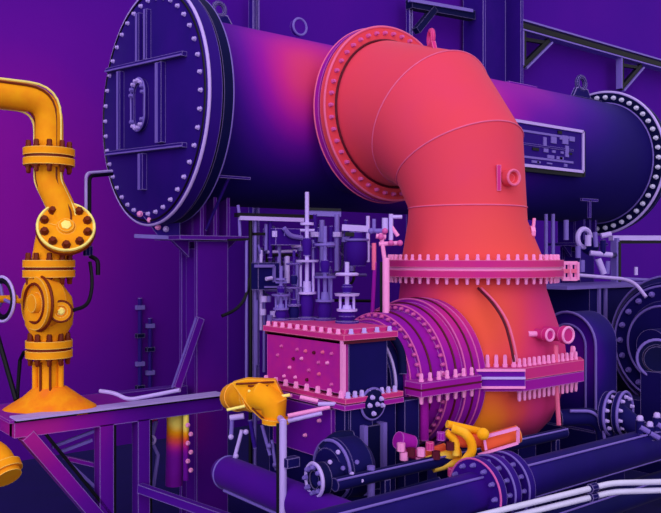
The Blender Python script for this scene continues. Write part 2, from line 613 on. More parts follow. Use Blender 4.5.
bolts(df, (XN + .06, -.98, ZV), -Y_, .668, 44, .015, .035, M_ROSE)
bf = obj('bottom_flange', B().ringpipe((FX, FY, 0), Z_, .5, .66, 1.525, 1.575, 80), PINK, duct)
bolts(bf, (FX, FY, 1.575), Z_, .62, 56, .012, .04, M_PINKL)
# lifting eye on the elbow
th = math.radians(20)
rt = V((0, -math.sin(th), math.cos(th)))
ec = at(431, 52, x=XN)
eye(duct, ec - Z_ * .05, X_ + Y_ * -.6, .105, PINK)
# round boss with plate on the vertical leg
bc = at(504, 179, D=5.66)
obj('boss_plate', B().box(bc - RGT * .055 - FWD * .07, (.03, .05, .18), Matrix((RGT, FWD, Z_)).transposed()), PINK, duct)
o = obj('boss', B().lathe(bc - FWD * .02, (RGT * .5 - FWD), [(0, .02), (0, .06), (.10, .06), (.10, .04), (.07, .03), (.07, 0)], 24), RED, duct)
obj('boss_rim', B().torus(bc - FWD * .02 + (RGT * .5 - FWD).normalized() * .1, (RGT * .5 - FWD), .052, .009, 24, 8), M_PINKD, o)
sc_ = at(526, 232, D=5.8)
o = obj('sensor_stub', B().cyl(sc_ - RGT * .08, sc_ + RGT * .05, .022, seg=10), PINK, duct)
obj('sensor_cap', B().cyl(sc_ + RGT * .03, sc_ + RGT * .06, .045, seg=8).cyl(sc_ + Z_ * .10 + RGT * .06, sc_ - Z_ * .1 + RGT * .04, .012, seg=8), M_PINKL, o)

# ------------------------------------------------------------------ turbine: hood, casing, bearings
YT = -1.95
tur = thing('turbine', 'bolted turbine casing, red exhaust hood with magenta stepped rings, under the duct', 'turbine', (1.4, YT, FLOOR + .3))


def circ(cx, cy, r, z, n=64):
    return [V((cx + math.cos(2 * math.pi * k / n) * r, cy + math.sin(2 * math.pi * k / n) * r, z)) for k in range(n)]


def rrect(x0, x1, y0, y1, z, p=5, n=64):
    cx, cy, hx, hy = (x0 + x1) / 2, (y0 + y1) / 2, (x1 - x0) / 2, (y1 - y0) / 2
    out = []
    for k in range(n):
        a = 2 * math.pi * k / n
        c, s = math.cos(a), math.sin(a)
        q = (abs(c) ** p + abs(s) ** p) ** (-1 / p)
        out.append(V((cx + c * q * hx, cy + s * q * hy, z)))
    return out


ZS = .80
obj('hood', B().loft([circ(FX, FY, .53, 1.46), circ(FX, FY, .54, 1.36), rrect(1.10, 2.18, -2.44, -1.4, 1.10, 3),
                      rrect(1.05, 2.17, -2.47, -1.4, .95, 4), rrect(1.05, 2.15, -2.48, -1.4, .78, 5)]), HOOD, tur)
tf = obj('top_flange', B().ringpipe((FX, FY, 0), Z_, .48, .66, 1.455, 1.505, 80), PINK, tur)
obj('gasket', B().ringpipe((FX, FY, 0), Z_, .5, .645, 1.503, 1.527, 80), M_PINKL, tf)
bolts(tf, (FX, FY, 1.455), -Z_, .62, 56, .012, .045, M_PINKL)
# weld line down the front of the hood
seam = [at(px, py, D=D) for px, py, D in ((478, 288, 5.42), (493, 303, 5.30), (505, 322, 5.22), (511, 345, 5.14), (514, 362, 5.12))]
obj('hood_rib', B().tube(seam, .009, 8, fil=.1), M_DRED, tur)
obj('hood_rib_edge', B().tube([p + RGT * .022 for p in seam], .008, 8, fil=.1), M_PINKD, tur)
# split flange: plan outline with the chamfered corner
c0, c1, c2 = at(466, 378, D=5.19), at(524, 378, D=5.19), at(584, 368, y=-2.61)
out = [(1.0, -2.2), (c0.x, c0.y), (c1.x, c1.y), (c2.x, -2.61), (c2.x + .12, -2.5), (2.3, -1.3), (1.0, -1.3)]
for z0, z1, mt in ((.80, .875, PINK), (.725, .795, MAGENTA)):
    f = obj('split_flange', B().prism([(x, y, z0) for x, y in out], Z_ * (z1 - z0)), mt, tur)
    up = mt is PINK
    zz = z1 if up else z0
    for i in range(13):
        t = (i + .5) / 13
        bolt_at(f, (c1.x + (c2.x - c1.x) * t, -2.56, zz), Z_ if up else -Z_, .013, .055 if up else .075, M_PINKL)
    for i in range(6):
        t = (i + .6) / 6.5
        p = c0.lerp(c1, t) + FWD * .06
        if up:
            bolt_at(f, (p.x, p.y, zz), Z_, .014, .08, M_PINKL)
    for i in range(5):
        bolt_at(f, (c2.x + .10, -2.45 + i * .2, zz), Z_ if up else -Z_, .02, .075, M_PINKL)
R3 = Matrix((RGT, FWD, Z_)).transposed()
obj('split_bar', B().box((c0 + c1) / 2 - FWD * .01 + Z_ * .0, ((c1 - c0).length, .05, .12), R3), PURPLE, tur, 'violet bar on the chamfered flange corner')
for dz, mt in ((.055, M_PINKL), (.005, M_LAV), (-.055, M_PINKL)):
    obj('bar_edge', B().box((c0 + c1) / 2 - FWD * .036 + Z_ * dz, ((c1 - c0).length, .012, .016), R3), mt, tur)
# lower half
low = [rrect(1.05, 2.12, -2.48, -1.4, .73, 5)]
for z, s in ((.55, .97), (.42, .86), (.32, .70), (.26, .45)):
    low.append(rrect(1.5 - .45 * (s ** .5), 1.5 + .60 * (s ** .5), YT - .53 * s, YT + .55 * s, z, 4))
obj('lower_hood', B().loft(low), HOOD, tur)
# stepped casing rings along the shaft (facing the gearbox)
obj('casing', B().lathe((0, YT, ZS), X_, [(.54, 0), (.54, .37), (.56, .385), (.62, .40), (.62, .425), (.80, .435), (.80, .475), (.93, .485), (.93, .51), (1.12, .51), (1.12, 0)], 72), TURB, tur)
for x, r, n_ in ((.62, .412, 40), (.80, .455, 48)):
    bolts(tur, (x, YT, ZS), -X_, r, n_, .011, .025, M_ROSE)
for x, r in ((.62, .425), (.80, .475), (.93, .51), (.56, .387), (1.06, .512)):
    obj('casing_rim', B().torus((x, YT, ZS), X_, r, .006, 72, 6), M_ROSE, tur)
for x, r in ((.70, .432), (.87, .483), (1.0, .512)):
    obj('casing_groove', B().torus((x, YT, ZS), X_, r, .008, 72, 6), M_DRED, tur)
obj('bearing_housing', B().lathe((0, YT, ZS), X_, [(.45, 0), (.45, .33), (.47, .345), (.545, .345), (.545, 0)], 64), NAVY, tur, 'dark blue bearing housing')
obj('bearing_rim', B().torus((.47, YT, ZS), X_, .35, .010, 64, 6), M_LAV, tur)
# casing split flange towards the gearbox
cf = obj('casing_flange', B().box((.76, -2.43, ZS), (.54, .14, .085)), MAGENTA, tur)
obj('flange_gap', B().box((.76, -2.43, ZS), (.545, .146, .012)), M_DRED, cf)
for i in range(7):
    bolt_at(cf, (.53 + i * .075, -2.46, ZS + .043), Z_, .013, .05, M_PINKL)
    bolt_at(cf, (.53 + i * .075, -2.46, ZS - .043), -Z_, .013, .05, M_PINKL)
# tie rod between casing flange and hood flange
obj('tie_rod', B().cyl(at(440, 374, D=5.05), at(470, 377, D=5.13), .022, seg=12), M_PINKL, tur)
obj('tie_rod', B().cyl(at(440, 383, D=5.05), at(470, 384, D=5.13), .018, seg=12), M_LAV, tur)
# sight fittings on the hood
for px, rr_ in ((540, .045), (558, .062)):
    c = at(px, 334, D=5.52)
    o = obj('sight_fitting', B().lathe(c, -FWD * .8 + RGT * .5, [(-.2, rr_ * .8), (.05, rr_ * .8), (.05, rr_), (.09, rr_), (.09, 0)], 20), PINK, tur)
    obj('fitting_rim', B().torus(c + (-FWD * .8 + RGT * .5).normalized() * .09, -FWD * .8 + RGT * .5, rr_ * .85, .009, 20, 6), M_PINKL, o)
obj('fitting_pipe', B().cyl(at(528, 334, D=5.5), at(562, 334, D=5.55), .02), M_PINKL, tur)
dp = at(556, 345, D=5.5)
obj('drain_pipe', B().tube([dp, dp - Z_ * .25, dp - Z_ * .55 + RGT * .02], .016, 8), M_PINKD, tur)
# feet
for x, y in ((1.25, -2.2), (1.75, -2.2), (1.25, -1.6), (1.75, -1.6)):
    obj('foot', B().box((x, y, .05), (.2, .2, .70)), NAVY, tur)
obj('pedestal', B().box((.51, YT - .12, .215), (.12, .66, 1.03)), NAVY, tur)
obj('pedestal_post', B().cyl(at(424, 388, D=4.95), at(424, 440, D=4.95), .03, seg=14), MAGENTA, tur)

# ------------------------------------------------------------------ gearbox
GX0, GY0, GY1 = .022, -2.352, -1.58
gb = thing('gearbox', 'boxy gearbox with bolted pink end face, dark blue side and round port', 'gearbox', (.25, -1.97, -.30))
gz0, gz1 = .80, 1.12
obj('upper_housing', B().box((.20, (GY0 + GY1) / 2, .96), (.30, GY1 - GY0, gz1 - gz0)), NAVY, gb)
ep = obj('end_plate', B().box((.025, (GY0 + GY1) / 2, .96), (.05, GY1 - GY0 - .01, gz1 - gz0 - .02)), thermal('gearbox_magenta_face', .535, edge=.5, noise=.05, nscale=10), gb,
         'magenta bolted end face')
for z, sp, y0 in ((1.03, .085, 0), (.97, .085, .04), (.91, .1, .02), (.85, .12, 0)):
    yy = GY0 + .09 + y0
    while yy < GY1 - .08:
        if random.random() < .75:
            bolt_at(ep, (0.0, yy, z + random.uniform(-.008, .008)), -X_, .009, .016, random.choice((M_PINKL, M_DRED, M_ROSE, M_PINKD)))
        yy += sp
obj('corner_strip', B().box((.004, GY0 - .004, .965), (.024, .024, .33)), M_PINKL, gb)
tp = obj('top_plate', B().box((.20, (GY0 + GY1) / 2, 1.135), (.42, GY1 - GY0 + .06, .035)), PINK, gb)
obj('top_plate_gap', B().box((.20, (GY0 + GY1) / 2, 1.108), (.40, GY1 - GY0 + .04, .022)), M_DRED, gb)
obj('lid', B().box((.21, (GY0 + GY1) / 2, 1.165), (.36, GY1 - GY0 - .02, .03)), PINK, gb)
for i in range(10):
    bolt_at(tp, (.005, GY0 + .04 + i * .08, 1.152), Z_, .014, .03, M_PINKL)
for i in range(4):
    bolt_at(tp, (.06 + i * .1, GY0 - .01, 1.152), Z_, .014, .03, M_LAV)
sf = obj('split_flange', B().box((.21, (GY0 + GY1) / 2, .775), (.45, GY1 - GY0 + .10, .03)), PINK, gb)
obj('flange_gap', B().box((.21, (GY0 + GY1) / 2, .757), (.44, GY1 - GY0 + .08, .014)), M_DRED, gb)
obj('lower_flange', B().box((.21, (GY0 + GY1) / 2, .738), (.46, GY1 - GY0 + .10, .03)), MAGENTA, gb)
for i in range(8):
    bolt_at(sf, (-.005, GY0 + .0 + i * .11, .79), Z_, .016, .04, M_PINKL)
    bolt_at(sf, (.02 + i * .052, GY0 - .03, .79), Z_, .014, .035, M_LAV)
obj('lower_housing', B().box((.22, (GY0 + GY1) / 2, .21), (.40, GY1 - GY0, 1.03)), NAVY, gb)
pc = at(369, 403, y=GY0)
po = obj('port', B().lathe((pc.x, GY0 - .03, pc.z), Y_, [(-.03, 0), (-.03, .06), (-.01, .088), (.06, .088), (.06, 0)], 32), DEEP, gb, 'round dark port cover')
obj('port_rim', B().torus((pc.x, GY0 - .035, pc.z), Y_, .09, .008, 32, 6), M_LAVD, po)
for k, (dx, dz) in enumerate(((-.03, .045), (.04, .03), (.05, -.01), (-.02, -.05), (0.01, .0), (-.05, .0))):
    bolt_at(po, (pc.x + dx, GY0 - .06, pc.z + dz), -Y_, .012, .02, M_LAV)
for s in (-1, 1):
    obj('stanchion', B().box((pc.x + s * .075, GY0 - .03, .42), (.03, .06, .40)), M_LAVD, gb)
obj('sump_cover', B().box((pc.x, GY0 - .015, .42), (.12, .04, .38)), DEEP, gb)
obj('side_plate', B().box((.13, GY0 - .012, .63), (.17, .02, .18)), NAVY, gb)
for k, (p0, p1, mt) in enumerate((((288, 416), (330, 407), M_PINKL), ((288, 421), (322, 413), M_LAV), ((300, 397), (318, 401), M_PINKL), ((318, 404), (336, 404), M_LAV))):
    obj('oil_line', B().cyl(at(*p0, D=4.62), at(*p1, D=4.62), .013, seg=10), mt, gb)
obj('lower_end_plate', B().box((0.005, (GY0 + GY1) / 2, .56), (.03, .6, .3)), PURPLE, gb)
for k in range(9):
    bolt_at(gb, (-.012, GY0 + .12 + .07 * k, .52 + .11 * (k % 3)), -X_, .010, .02, M_PINKL if k % 2 else M_LAV)

# ------------------------------------------------------------------ vessel supports
COLM = thermal('column_violet', 0.33, edge=0.55, erad=0.014, spots=[((.1, -.3, .3), .6, .12)])


def support_column(x, y, w, ztop, label, mat):
    c = thing('support_column', label, 'column', (x, y, FLOOR))
    t = w * .12
    for s in (-1, 1):
        obj('flange', B().box((x, y + s * (w / 2 - t / 2), (FLOOR + ztop - .04) / 2), (w, t, ztop - .04 - FLOOR)), mat, c)
    obj('web', B().box((x, y, (FLOOR + ztop - .1) / 2), (t, w - 2 * t, ztop - .1 - FLOOR)), mat, c)
    for s in (-1, 1):
        obj('side_web', B().box((x + s * w * .32, y, (FLOOR + ztop - .1) / 2), (t * .6, w - 2 * t, ztop - .1 - FLOOR)), mat, c)
        h = c_poly = [(x + s * w * .5, y - s * 0, ztop - .17), (x + s * w * 1.05, y, ztop - .03), (x + s * w * .5, y, ztop - .03)]
        obj('haunch', B().prism([V(p) - Y_ * .02 for p in h], Y_ * .04), mat, c)
    obj('cap_plate', B().box((x, y, ztop - .015), (w * 2.3, w * 1.5, .035)), mat, c)
    for s in (-.42, 0, .42):
        obj('saddle_fin', B().box((x + s * w, y, (ztop + ZV - .70) / 2), (.03, w * 1.3, ZV - .70 - ztop)), mat, c)
    obj('saddle_plate', B().box((x, y - w * .2, (ztop + ZV - .73) / 2), (w * .95, .025, ZV - .73 - ztop)), mat, c)
    return c


support_column(.38, -.08, .29, 1.765, 'violet steel column with flared head under the near end of the vessel', COLM)
support_column(5.7, 0, .29, 1.765, 'dark steel column under the far end of the vessel', INDIGO)
brc = thing('cover_bracket', 'small bolted bracket hanging below the round end cover beside the column', 'bracket', at(152, 233, D=6.4))
obj('plate', B().bar(at(135, 236, D=6.4), at(182, 238, D=6.4), .05, .03), M_LAVD, brc)
obj('gusset', B().prism([at(140, 212, D=6.4), at(180, 214, D=6.4), at(180, 236, D=6.4), at(158, 236, D=6.4)], FWD * .04), INDIGO, brc)
for px, py in ((140, 214), (150, 220), (158, 227), (166, 229), (174, 217)):
    bolt_at(brc, at(px, py, D=6.39), -FWD, .02, .035, M_PINKL if px < 165 else M_LAV)

# ------------------------------------------------------------------ orange steam pipe with valves
PD = 5.5
oc = at(49, 300, D=PD)
PXc, PYc = oc.x, oc.y


def pz(py):
    return at(49, py, D=PD).z


pp = thing('steam_pipe', 'bright orange hot pipe with elbow, flanges and valve, standing at far left', 'pipe', (PXc, PYc, pz(412)))
R_ = .095
obj('elbow', B().tube([(PXc - 1.2, PYc, pz(100)), (PXc, PYc, pz(100)), (PXc, PYc, pz(150))], R_, 24, fil=.26), ORANGE, pp)


def oflange(z0, z1, r, c=None, n=10):
    c = c or V((PXc, PYc, 0))
    zm = (z0 + z1) / 2
    g = abs(z1 - z0)
    f = obj('flange', B().lathe((c.x, c.y, zm + g * .08), Z_, [(0, 0), (0, r), (g * .42, r), (g * .42, 0)], 32), ORANGE, pp)
    obj('counter_flange', B().lathe((c.x, c.y, zm - g * .5), Z_, [(0, 0), (0, r), (g * .42, r), (g * .42, 0)], 32), ORANGE, f)
    obj('gasket', B().lathe((c.x, c.y, zm - g * .08), Z_, [(0, 0), (0, r * .93), (g * .16, r * .93), (g * .16, 0)], 32), M_BROWN, f)
    bolts(f, (c.x, c.y, zm + g * .5), Z_, r * .82, n, .018, .05, M_BROWN)
    bolts(f, (c.x, c.y, zm - g * .5), -Z_, r * .82, n, .018, .05, M_BROWN)


oflange(pz(149), pz(166), .17)
c2_ = V((PXc, PYc, 0)) + RGT * .10
obj('offset_bend', B().tube([(PXc, PYc, pz(166)), (PXc, PYc, pz(182)), (c2_.x, c2_.y, pz(212)), (c2_.x, c2_.y, pz(225))],
                            [.095] + [.09] * 6 + [.09] + [.10] * 8, 24, fil=.12) if False else
    B().tube([(PXc, PYc, pz(166)), (PXc, PYc, pz(182)), (c2_.x, c2_.y, pz(212)), (c2_.x, c2_.y, pz(228))], .092, 24, fil=.12), ORANGE, pp)
SB = -FWD * .055
for sgn in (-1, 1):
    for off, mt, rr_ in ((.068, M_BROWN, .0085), (.090, M_YEL, .008)):  # added dark and pale strips tracing the pipe's outlines, not real seams
        o_ = RGT * (sgn * off) + (SB if off < .08 else -FWD * .026)
        ins = (1 if sgn < 0 else -1)
        path = [V((PXc - 1.2, PYc, pz(100) - ins * off)), V((PXc + sgn * off * .784, PYc - sgn * off * .621, pz(100) - ins * off)), V((PXc, PYc, pz(150))) + o_]
        path = [path[0] + (SB if off < .08 else -FWD * .026), path[1] + (SB if off < .08 else -FWD * .026) - V((0, RGT.y * 0, 0)), path[2]]
        obj('pipe_outline', B().tube(path, rr_, 6, fil=.26 + sgn * off), mt, pp)
        q_ = [V((PXc, PYc, pz(168))), V((PXc, PYc, pz(182))), V((c2_.x, c2_.y, pz(212))), V((c2_.x, c2_.y, pz(222)))]
        obj('pipe_outline', B().tube([v + o_ for v in q_], rr_, 6, fil=.12), mt, pp)
# tilted strainer cover
sc0 = at(66, 230, D=PD - .05)
ax = (V((0, 0, .45)) - FWD * .8 + RGT * .28).normalized()
so = obj('strainer_cover', B().lathe(sc0, ax, [(-.14, .13), (-.02, .15), (-.02, .185), (.05, .185), (.05, .06), (.07, .05), (.07, 0)], 32), ORANGE, pp)
bolts(so, sc0 + ax * .05, ax, .145, 10, .024, .04, M_BROWN)
obj('cover_rim', B().torus(sc0 + ax * .05, ax, .183, .010, 32, 6), M_YEL, so)
obj('cover_groove', B().torus(sc0 + ax * .0, ax, .188, .009, 32, 6), M_BROWN, so)
bolt_at(so, sc0 + ax * .06, ax, .035, .02, M_YEL)
obj('strainer_body', B().tube([(c2_.x - .04, c2_.y + .02, pz(222)), (PXc + .02, PYc, pz(245)), (PXc, PYc, pz(262))], .115, 24), ORANGE, pp)
oflange(pz(260), pz(277), .172)
# globe valve body
vb = V((PXc, PYc, pz(308)))
bd = obj('valve_body', B().lathe((PXc, PYc, pz(345)), Z_, [(0, .10), (.06, .11), (.14, .155), (.24, .165), (.33, .15), (.40, .10), (.50, .095)], 32), ORANGE, pp)
sd = (-FWD * .62 - RGT * .55).normalized()
dk = at(41, 303, D=PD - .12)
o = obj('valve_disc', B().lathe(dk, sd, [(-.10, .15), (.0, .18), (.05, .18), (.05, .13), (.03, .12), (.03, .07), (.07, .06), (.07, 0)], 36), ORANGE, pp)
obj('disc_groove', B().torus(dk + sd * .05, sd, .13, .010, 36, 6), M_BROWN, o)
obj('disc_groove', B().torus(dk + sd * .02, sd, .185, .010, 36, 6), M_BROWN, o)
bs_ = at(60, 311, D=PD - .16)
sd2 = (-FWD * .8 + RGT * .4).normalized()
o = obj('side_boss', B().lathe(bs_, sd2, [(-.08, .06), (.05, .065), (.05, .04), (.03, .03), (.03, 0)], 24), ORANGE, pp)
obj('boss_groove', B().torus(bs_ + sd2 * .045, sd2, .068, .009, 24, 6), M_BROWN, o)
bolt_at(o, bs_ + sd2 * .03, sd2, .022, .03, M_YEL)
oflange(pz(340), pz(357), .155)
obj('riser', B().cyl((PXc, PYc, pz(357)), (PXc, PYc, pz(412)), .072), ORANGE, pp)
for s in (-1, 1):
    q = V((PXc, PYc, 0)) + RGT * s * .088 - FWD * .02
    obj('guide_rod', B().cyl((q.x, q.y, pz(361)), (q.x, q.y, pz(409)), .020, seg=10), ORANGE, pp)
    q = q - RGT * s * .055 - FWD * .05
    obj('guide_gap', B().cyl((q.x, q.y, pz(361)), (q.x, q.y, pz(409)), .009, seg=8), M_BROWN, pp)
sk = thermal('orange_lagging', .83, edge=0, noise=.10, nscale=9, bump=.5)
zs = pz(411)
obj('lagging_skirt', B().loft([[V((PXc, PYc, zs + h)) + (RGT * math.cos(a) * rx + FWD * math.sin(a) * .18 * rx / .3 + RGT * off)
                                for a in [2 * math.pi * k / 24 for k in range(24)]]
                               for h, rx, off in ((0, .34, .0), (.04, .30, .02), (.10, .20, .02), (.17, .11, .01))]), sk, pp, 'slumped orange lagging around the pipe foot')
# dark handwheel at the left edge, its own spindle joins the valve
hw = at(3, 299, D=PD - .05)
hx = (FWD * .8 + RGT * .6).normalized()
h = obj('handwheel', B().torus(hw, hx, .125, .020, 32, 8), M_BLACK, pp, 'dark handwheel at the picture edge')
obj('handwheel_rim', B().torus(hw - hx * .01, hx, .152, .010, 32, 6), M_LAV, h)
obj('spindle', B().cyl(hw - hx * .06, hw + hx * .1, .025).cyl(hw, at(28, 302, D=PD), .018), ORANGE, h)
for k in range(3):
    a = k * 2.1 + .5
    u = hx.orthogonal().normalized()
    w = hx.cross(u)
    obj('spoke', B().cyl(hw, hw + (u * math.cos(a) + w * math.sin(a)) * .125, .012, seg=8), M_LAVD, h)

# second hot elbow low at the picture's left edge
e_ = [at(-40, 443, D=5.0), at(0, 446, D=5.0), at(14, 455, D=5.0), at(20, 480, D=5.02)]
lp = thing('low_elbow', 'orange hot pipe bend low under the steel beam at the left edge', 'pipe', e_[2])
obj('bend', B().tube([at(-60, 450, D=5.0), at(-5, 450, D=5.0), at(8, 478, D=4.9)], .085, 20, fil=.12), ORANGE, lp)
obj('collar', B().cyl(at(3, 466, D=4.94), at(6, 473, D=4.92), .105), ORANGE, lp)

# thin dark conduit from the vessel down to the strainer
cd = thing('drain_conduit', 'thin dark conduit bent down from the end cover beside the orange pipe', 'conduit', at(87, 260, D=5.7))
obj('tube', B().tube([at(112, 171, D=6.2), at(86, 173, D=5.9), at(86, 255, D=5.7)], .011, 8, fil=.05), M_LAV, cd)
obj('sleeve', B().tube([at(112, 174, D=6.23), at(89.5, 176, D=5.93), at(89.5, 255, D=5.73)], .014, 8, fil=.05), M_BLACK, cd)
obj('union', B().cyl(at(88, 246, D=5.68), at(88, 256, D=5.68), .035, seg=8), NAVY, cd)
obj('hook', B().tube([at(90, 256, D=5.67), at(98, 260, D=5.66), at(98, 275, D=5.66)], .016, 8, fil=.04), M_BLACK, cd)
hs = obj('hose', B().tube([at(90, 262, D=5.6), at(93, 285, D=5.55), at(88, 306, D=5.45), at(70, 311, D=5.35)], .013, 8, fil=.15), M_BLACK)
tag(hs, 'thin black hose curving into the orange valve', 'hose')
hs = obj('cable', B().tube([at(100, 391, D=5.6), at(115, 393, D=5.55), at(128, 400, D=5.5), at(150, 396, D=5.45), at(180, 390, D=5.4)], .014, 8, fil=.1), M_LAV)
tag(hs, 'pale cable lying along the beam top right of the orange pipe', 'cable')
hs = obj('cable', B().tube([at(17, 412, D=5.65), at(18, 385, D=5.8), at(20, 360, D=5.8), at(24, 352, D=5.75)], .014, 8), M_BLACK)
hs2 = obj('conduit', B().tube([at(-4, 330, D=5.7), at(8, 372, D=5.6), at(16, 400, D=5.5)], .018, 8), M_BLACK)
tag(hs, 'short black cable rising left of the orange riser', 'cable')
tag(hs2, 'black sloping conduit at the left edge below the handwheel', 'conduit')

# ------------------------------------------------------------------ steel frame carrying the pipe
FRM = thermal('frame_violet', 0.32, edge=0.55, erad=0.012, spots=[((PXc - .2, PYc - .2, .45), .9, .22)])
YB = -.60
fa, fb = at(12, 428, y=YB), at(212, 393, y=YB)
fz = (fa.z + at(150, 405, y=YB).z) / 2
fr = thing('steel_frame', 'violet steel frame of beams and braces carrying the orange pipe', 'frame', ((fa.x + fb.x) / 2, YB, FLOOR))
obj('front_beam', B().box(((fa.x + .22) / 2, YB, fz - .02), (.22 - fa.x, .10, .115)), FRM, fr)
obj('beam_lip', B().box(((fa.x + .22) / 2, YB - .02, fz + .045), (.22 - fa.x, .14, .014)), M_LAV, fr)
obj('beam_shadow', B().box(((fa.x + .22) / 2, YB - .052, fz + .028), (.22 - fa.x, .006, .016)), M_BLACK, fr)  # added black strip drawing the shade line under the lip
obj('side_beam', B().box((fa.x + .04, YB + .45, fz - .02), (.08, .9, .115)), FRM, fr)
obj('rear_beam', B().box(((fa.x + .22) / 2, YB + .55, fz - .02), (.22 - fa.x, .10, .115)), FRM, fr)
obj('deck_plate', B().box((fa.x + .42, YB + .26, fz + .03), (.9, .62, .02)), thermal('deck_magenta', .45, edge=.4, noise=.06, nscale=6), fr)
for px, w in ((104, .10), (141, .09)):
    p = at(px, 440, y=YB)
    obj('post', B().box((p.x, YB, (FLOOR + fz - .07) / 2), (w, .10, fz - .07 - FLOOR)), FRM, fr)
    obj('post_edge', B().box((p.x + w / 2 + .008, YB - .04, (FLOOR + fz - .08) / 2), (.016, .03, fz - .08 - FLOOR)), M_BLACK, fr)
p = at(22, 440, y=YB)
obj('brace', B().bar((p.x + .02, YB, fz - .07), at(112, 535, y=YB), .09, .13, Y_), FRM, fr)
obj('brace_edge', B().bar(V((p.x + .14, YB - .04, fz - .08)), at(122, 528, y=YB - .04), .02, .02, Y_), M_BLACK, fr)
# triangle of small angle iron inside the frame
for p0, p1 in (((52, 447), (97, 430)), ((97, 430), (97, 500)), ((60, 452), (92, 440)), ((64, 458), (95, 487))):
    obj('angle_bar', B().bar(at(*p0, y=YB + .06), at(*p1, y=YB + .06), .02, .02), M_LAVD, fr)
obj('mid_rail', B().bar(at(66, 458, y=YB + .1), at(100, 466, y=YB + .1), .06, .03), FRM, fr)
# gusset brace between beam and column
cb = thing('column_brace', 'slanting violet brace between the frame beam and the flared column', 'brace', at(178, 385, D=6.2))
obj('bar', B().bar(at(176, 388, D=6.2), at(200, 318, D=6.35), .06, .05, Y_), COLM, cb)
obj('bar_edge', B().bar(at(172, 388, D=6.18), at(196, 318, D=6.33), .010, .02, Y_), M_LAVD, cb)
# base rail in front of the column
br_ = obj('base_rail', B().bar(at(140, 488, D=5.6), at(232, 520, D=5.2), .05, .06), VIOLET)
tag(br_, 'violet sloping base rail at the foot of the column', 'rail')
# hot vertical pipe behind the frame
hp = thing('hot_riser', 'short hot vertical pipe glowing orange at its top between frame posts', 'pipe', at(176, 480, D=6.0))
obj('riser', B().cyl(at(174, 485, D=6.0), at(176, 402, D=6.0), .065), thermal('riser_hot_top', .42, edge=0, noise=.04, spots=[(at(178, 420, D=5.95), .30, .62)]), hp)
obj('side_tube', B().cyl(at(186, 480, D=5.9), at(186, 408, D=5.9), .022), thermal('riser_hot_side', .40, edge=0, noise=.04, spots=[(at(186, 420, D=5.9), .28, .7)]), hp)
obj('elbow', B().tube([at(160, 405, D=6.02), at(174, 402, D=6.0), at(186, 408, D=5.9)], .035, 10), thermal('riser_elbow', .7, edge=0, noise=.05), hp)
for k in range(6):
    bolt_at(hp, at(188 + (k % 2) * 3, 425 + k * 9, D=5.85), -FWD, .014, .03, M_PINKL)
ch = thing('drain_valve', 'small pink drain valve under the beam left of the hot riser', 'valve', at(150, 420, D=5.9))
obj('body', B().ball(at(152, 415, D=5.9), .055, 12), PINK, ch)
obj('stem', B().cyl(at(156, 421, D=5.88), at(151, 440, D=5.88), .016), M_LAVD, ch)
obj('knob', B().torus(at(151, 440, D=5.86), FWD, .03, .01, 14, 6), M_LAV, ch)
obj('tail', B().tube([at(151, 440, D=5.88), at(158, 455, D=5.88), at(153, 490, D=5.88)], .014, 8), M_LAVD, ch)

# ------------------------------------------------------------------ hot orange trap left of the gearbox
ht = thing('hot_trap', 'orange insulated pipe knee left of the gearbox, glowing hot', 'pipe', at(262, 425, D=4.75))
HT = thermal('orange_insulation', .88, edge=.35, noise=.07, nscale=8, hot_edge=True)
kp = [at(233, 397, D=5.2), at(243, 396, D=4.95), at(264, 395, D=4.8), at(274, 404, D=4.78), at(276, 424, D=4.78)]
kn = obj('knee', B().tube(kp, [.088, .092, .095, .085, .055], 20), HT, ht)
obj('wedge_lagging', B().prism([at(232, 383, D=4.78), at(246, 379, D=4.78), at(275, 380, D=4.78), at(283, 396, D=4.78), at(282, 420, D=4.78), at(266, 424, D=4.78), at(250, 409, D=4.78)], FWD * .07), HT, ht)
for a_, b_, r_ in ((0, 1, .096), (1, 2, .102)):
    o = obj('lagging_band', B().cyl(kp[a_].lerp(kp[b_], .45), kp[a_].lerp(kp[b_], .6), r_, seg=20), ORANGE, kn)
obj('end_flange', B().cyl(at(276, 418, D=4.78), at(276, 423, D=4.78), .085, seg=16), ORANGE, ht)
for p0, p1, rr_, mt in (((248, 391), (270, 391), .008, M_YEL), ((262, 391), (263, 412), .008, M_YEL), ((264, 399), (290, 395), .010, M_YEL), ((227, 410), (245, 406), .009, M_YEL),
                        ((252, 397), (255, 406), .010, M_BROWN), ((270, 404), (270, 420), .008, M_BROWN), ((236, 384), (274, 382), .006, M_BROWN), ((248, 386), (268, 386), .006, M_BROWN), ((252, 408), (266, 421), .006, M_BROWN), ((277, 403), (277, 420), .010, M_YEL)):
    obj('pipe_clip', B().cyl(at(*p0, D=4.765), at(*p1, D=4.765), rr_, seg=8), mt, ht)
pb_ = at(283, 420, D=4.25)
ps = thing('pipe_stand', 'slender pale lavender upright pole beside the orange knee', 'pole', (pb_.x, pb_.y, FLOOR))
obj('pole', B().cyl((pb_.x, pb_.y, FLOOR), pb_, .020, seg=14), M_LAV, ps)
ql = pb_ - RGT * .027 + FWD * .01
obj('pole_shadow', B().cyl((ql.x, ql.y, FLOOR), ql - Z_ * .02, .010, seg=8), M_BLACK, ps)  # thin black rod added as the pole's dark shade line
obj('foot_plate', B().box((pb_.x, pb_.y, FLOOR + .01), (.16, .16, .02)), NAVY, ps)
obj('clamp', B().box(at(291, 462, D=4.25), (.08, .05, .05)), NAVY, ps)
obj('top_arm', B().cyl(pb_ - Z_ * .01, at(280, 418, D=4.74), .018, seg=10), M_LAV, ps)
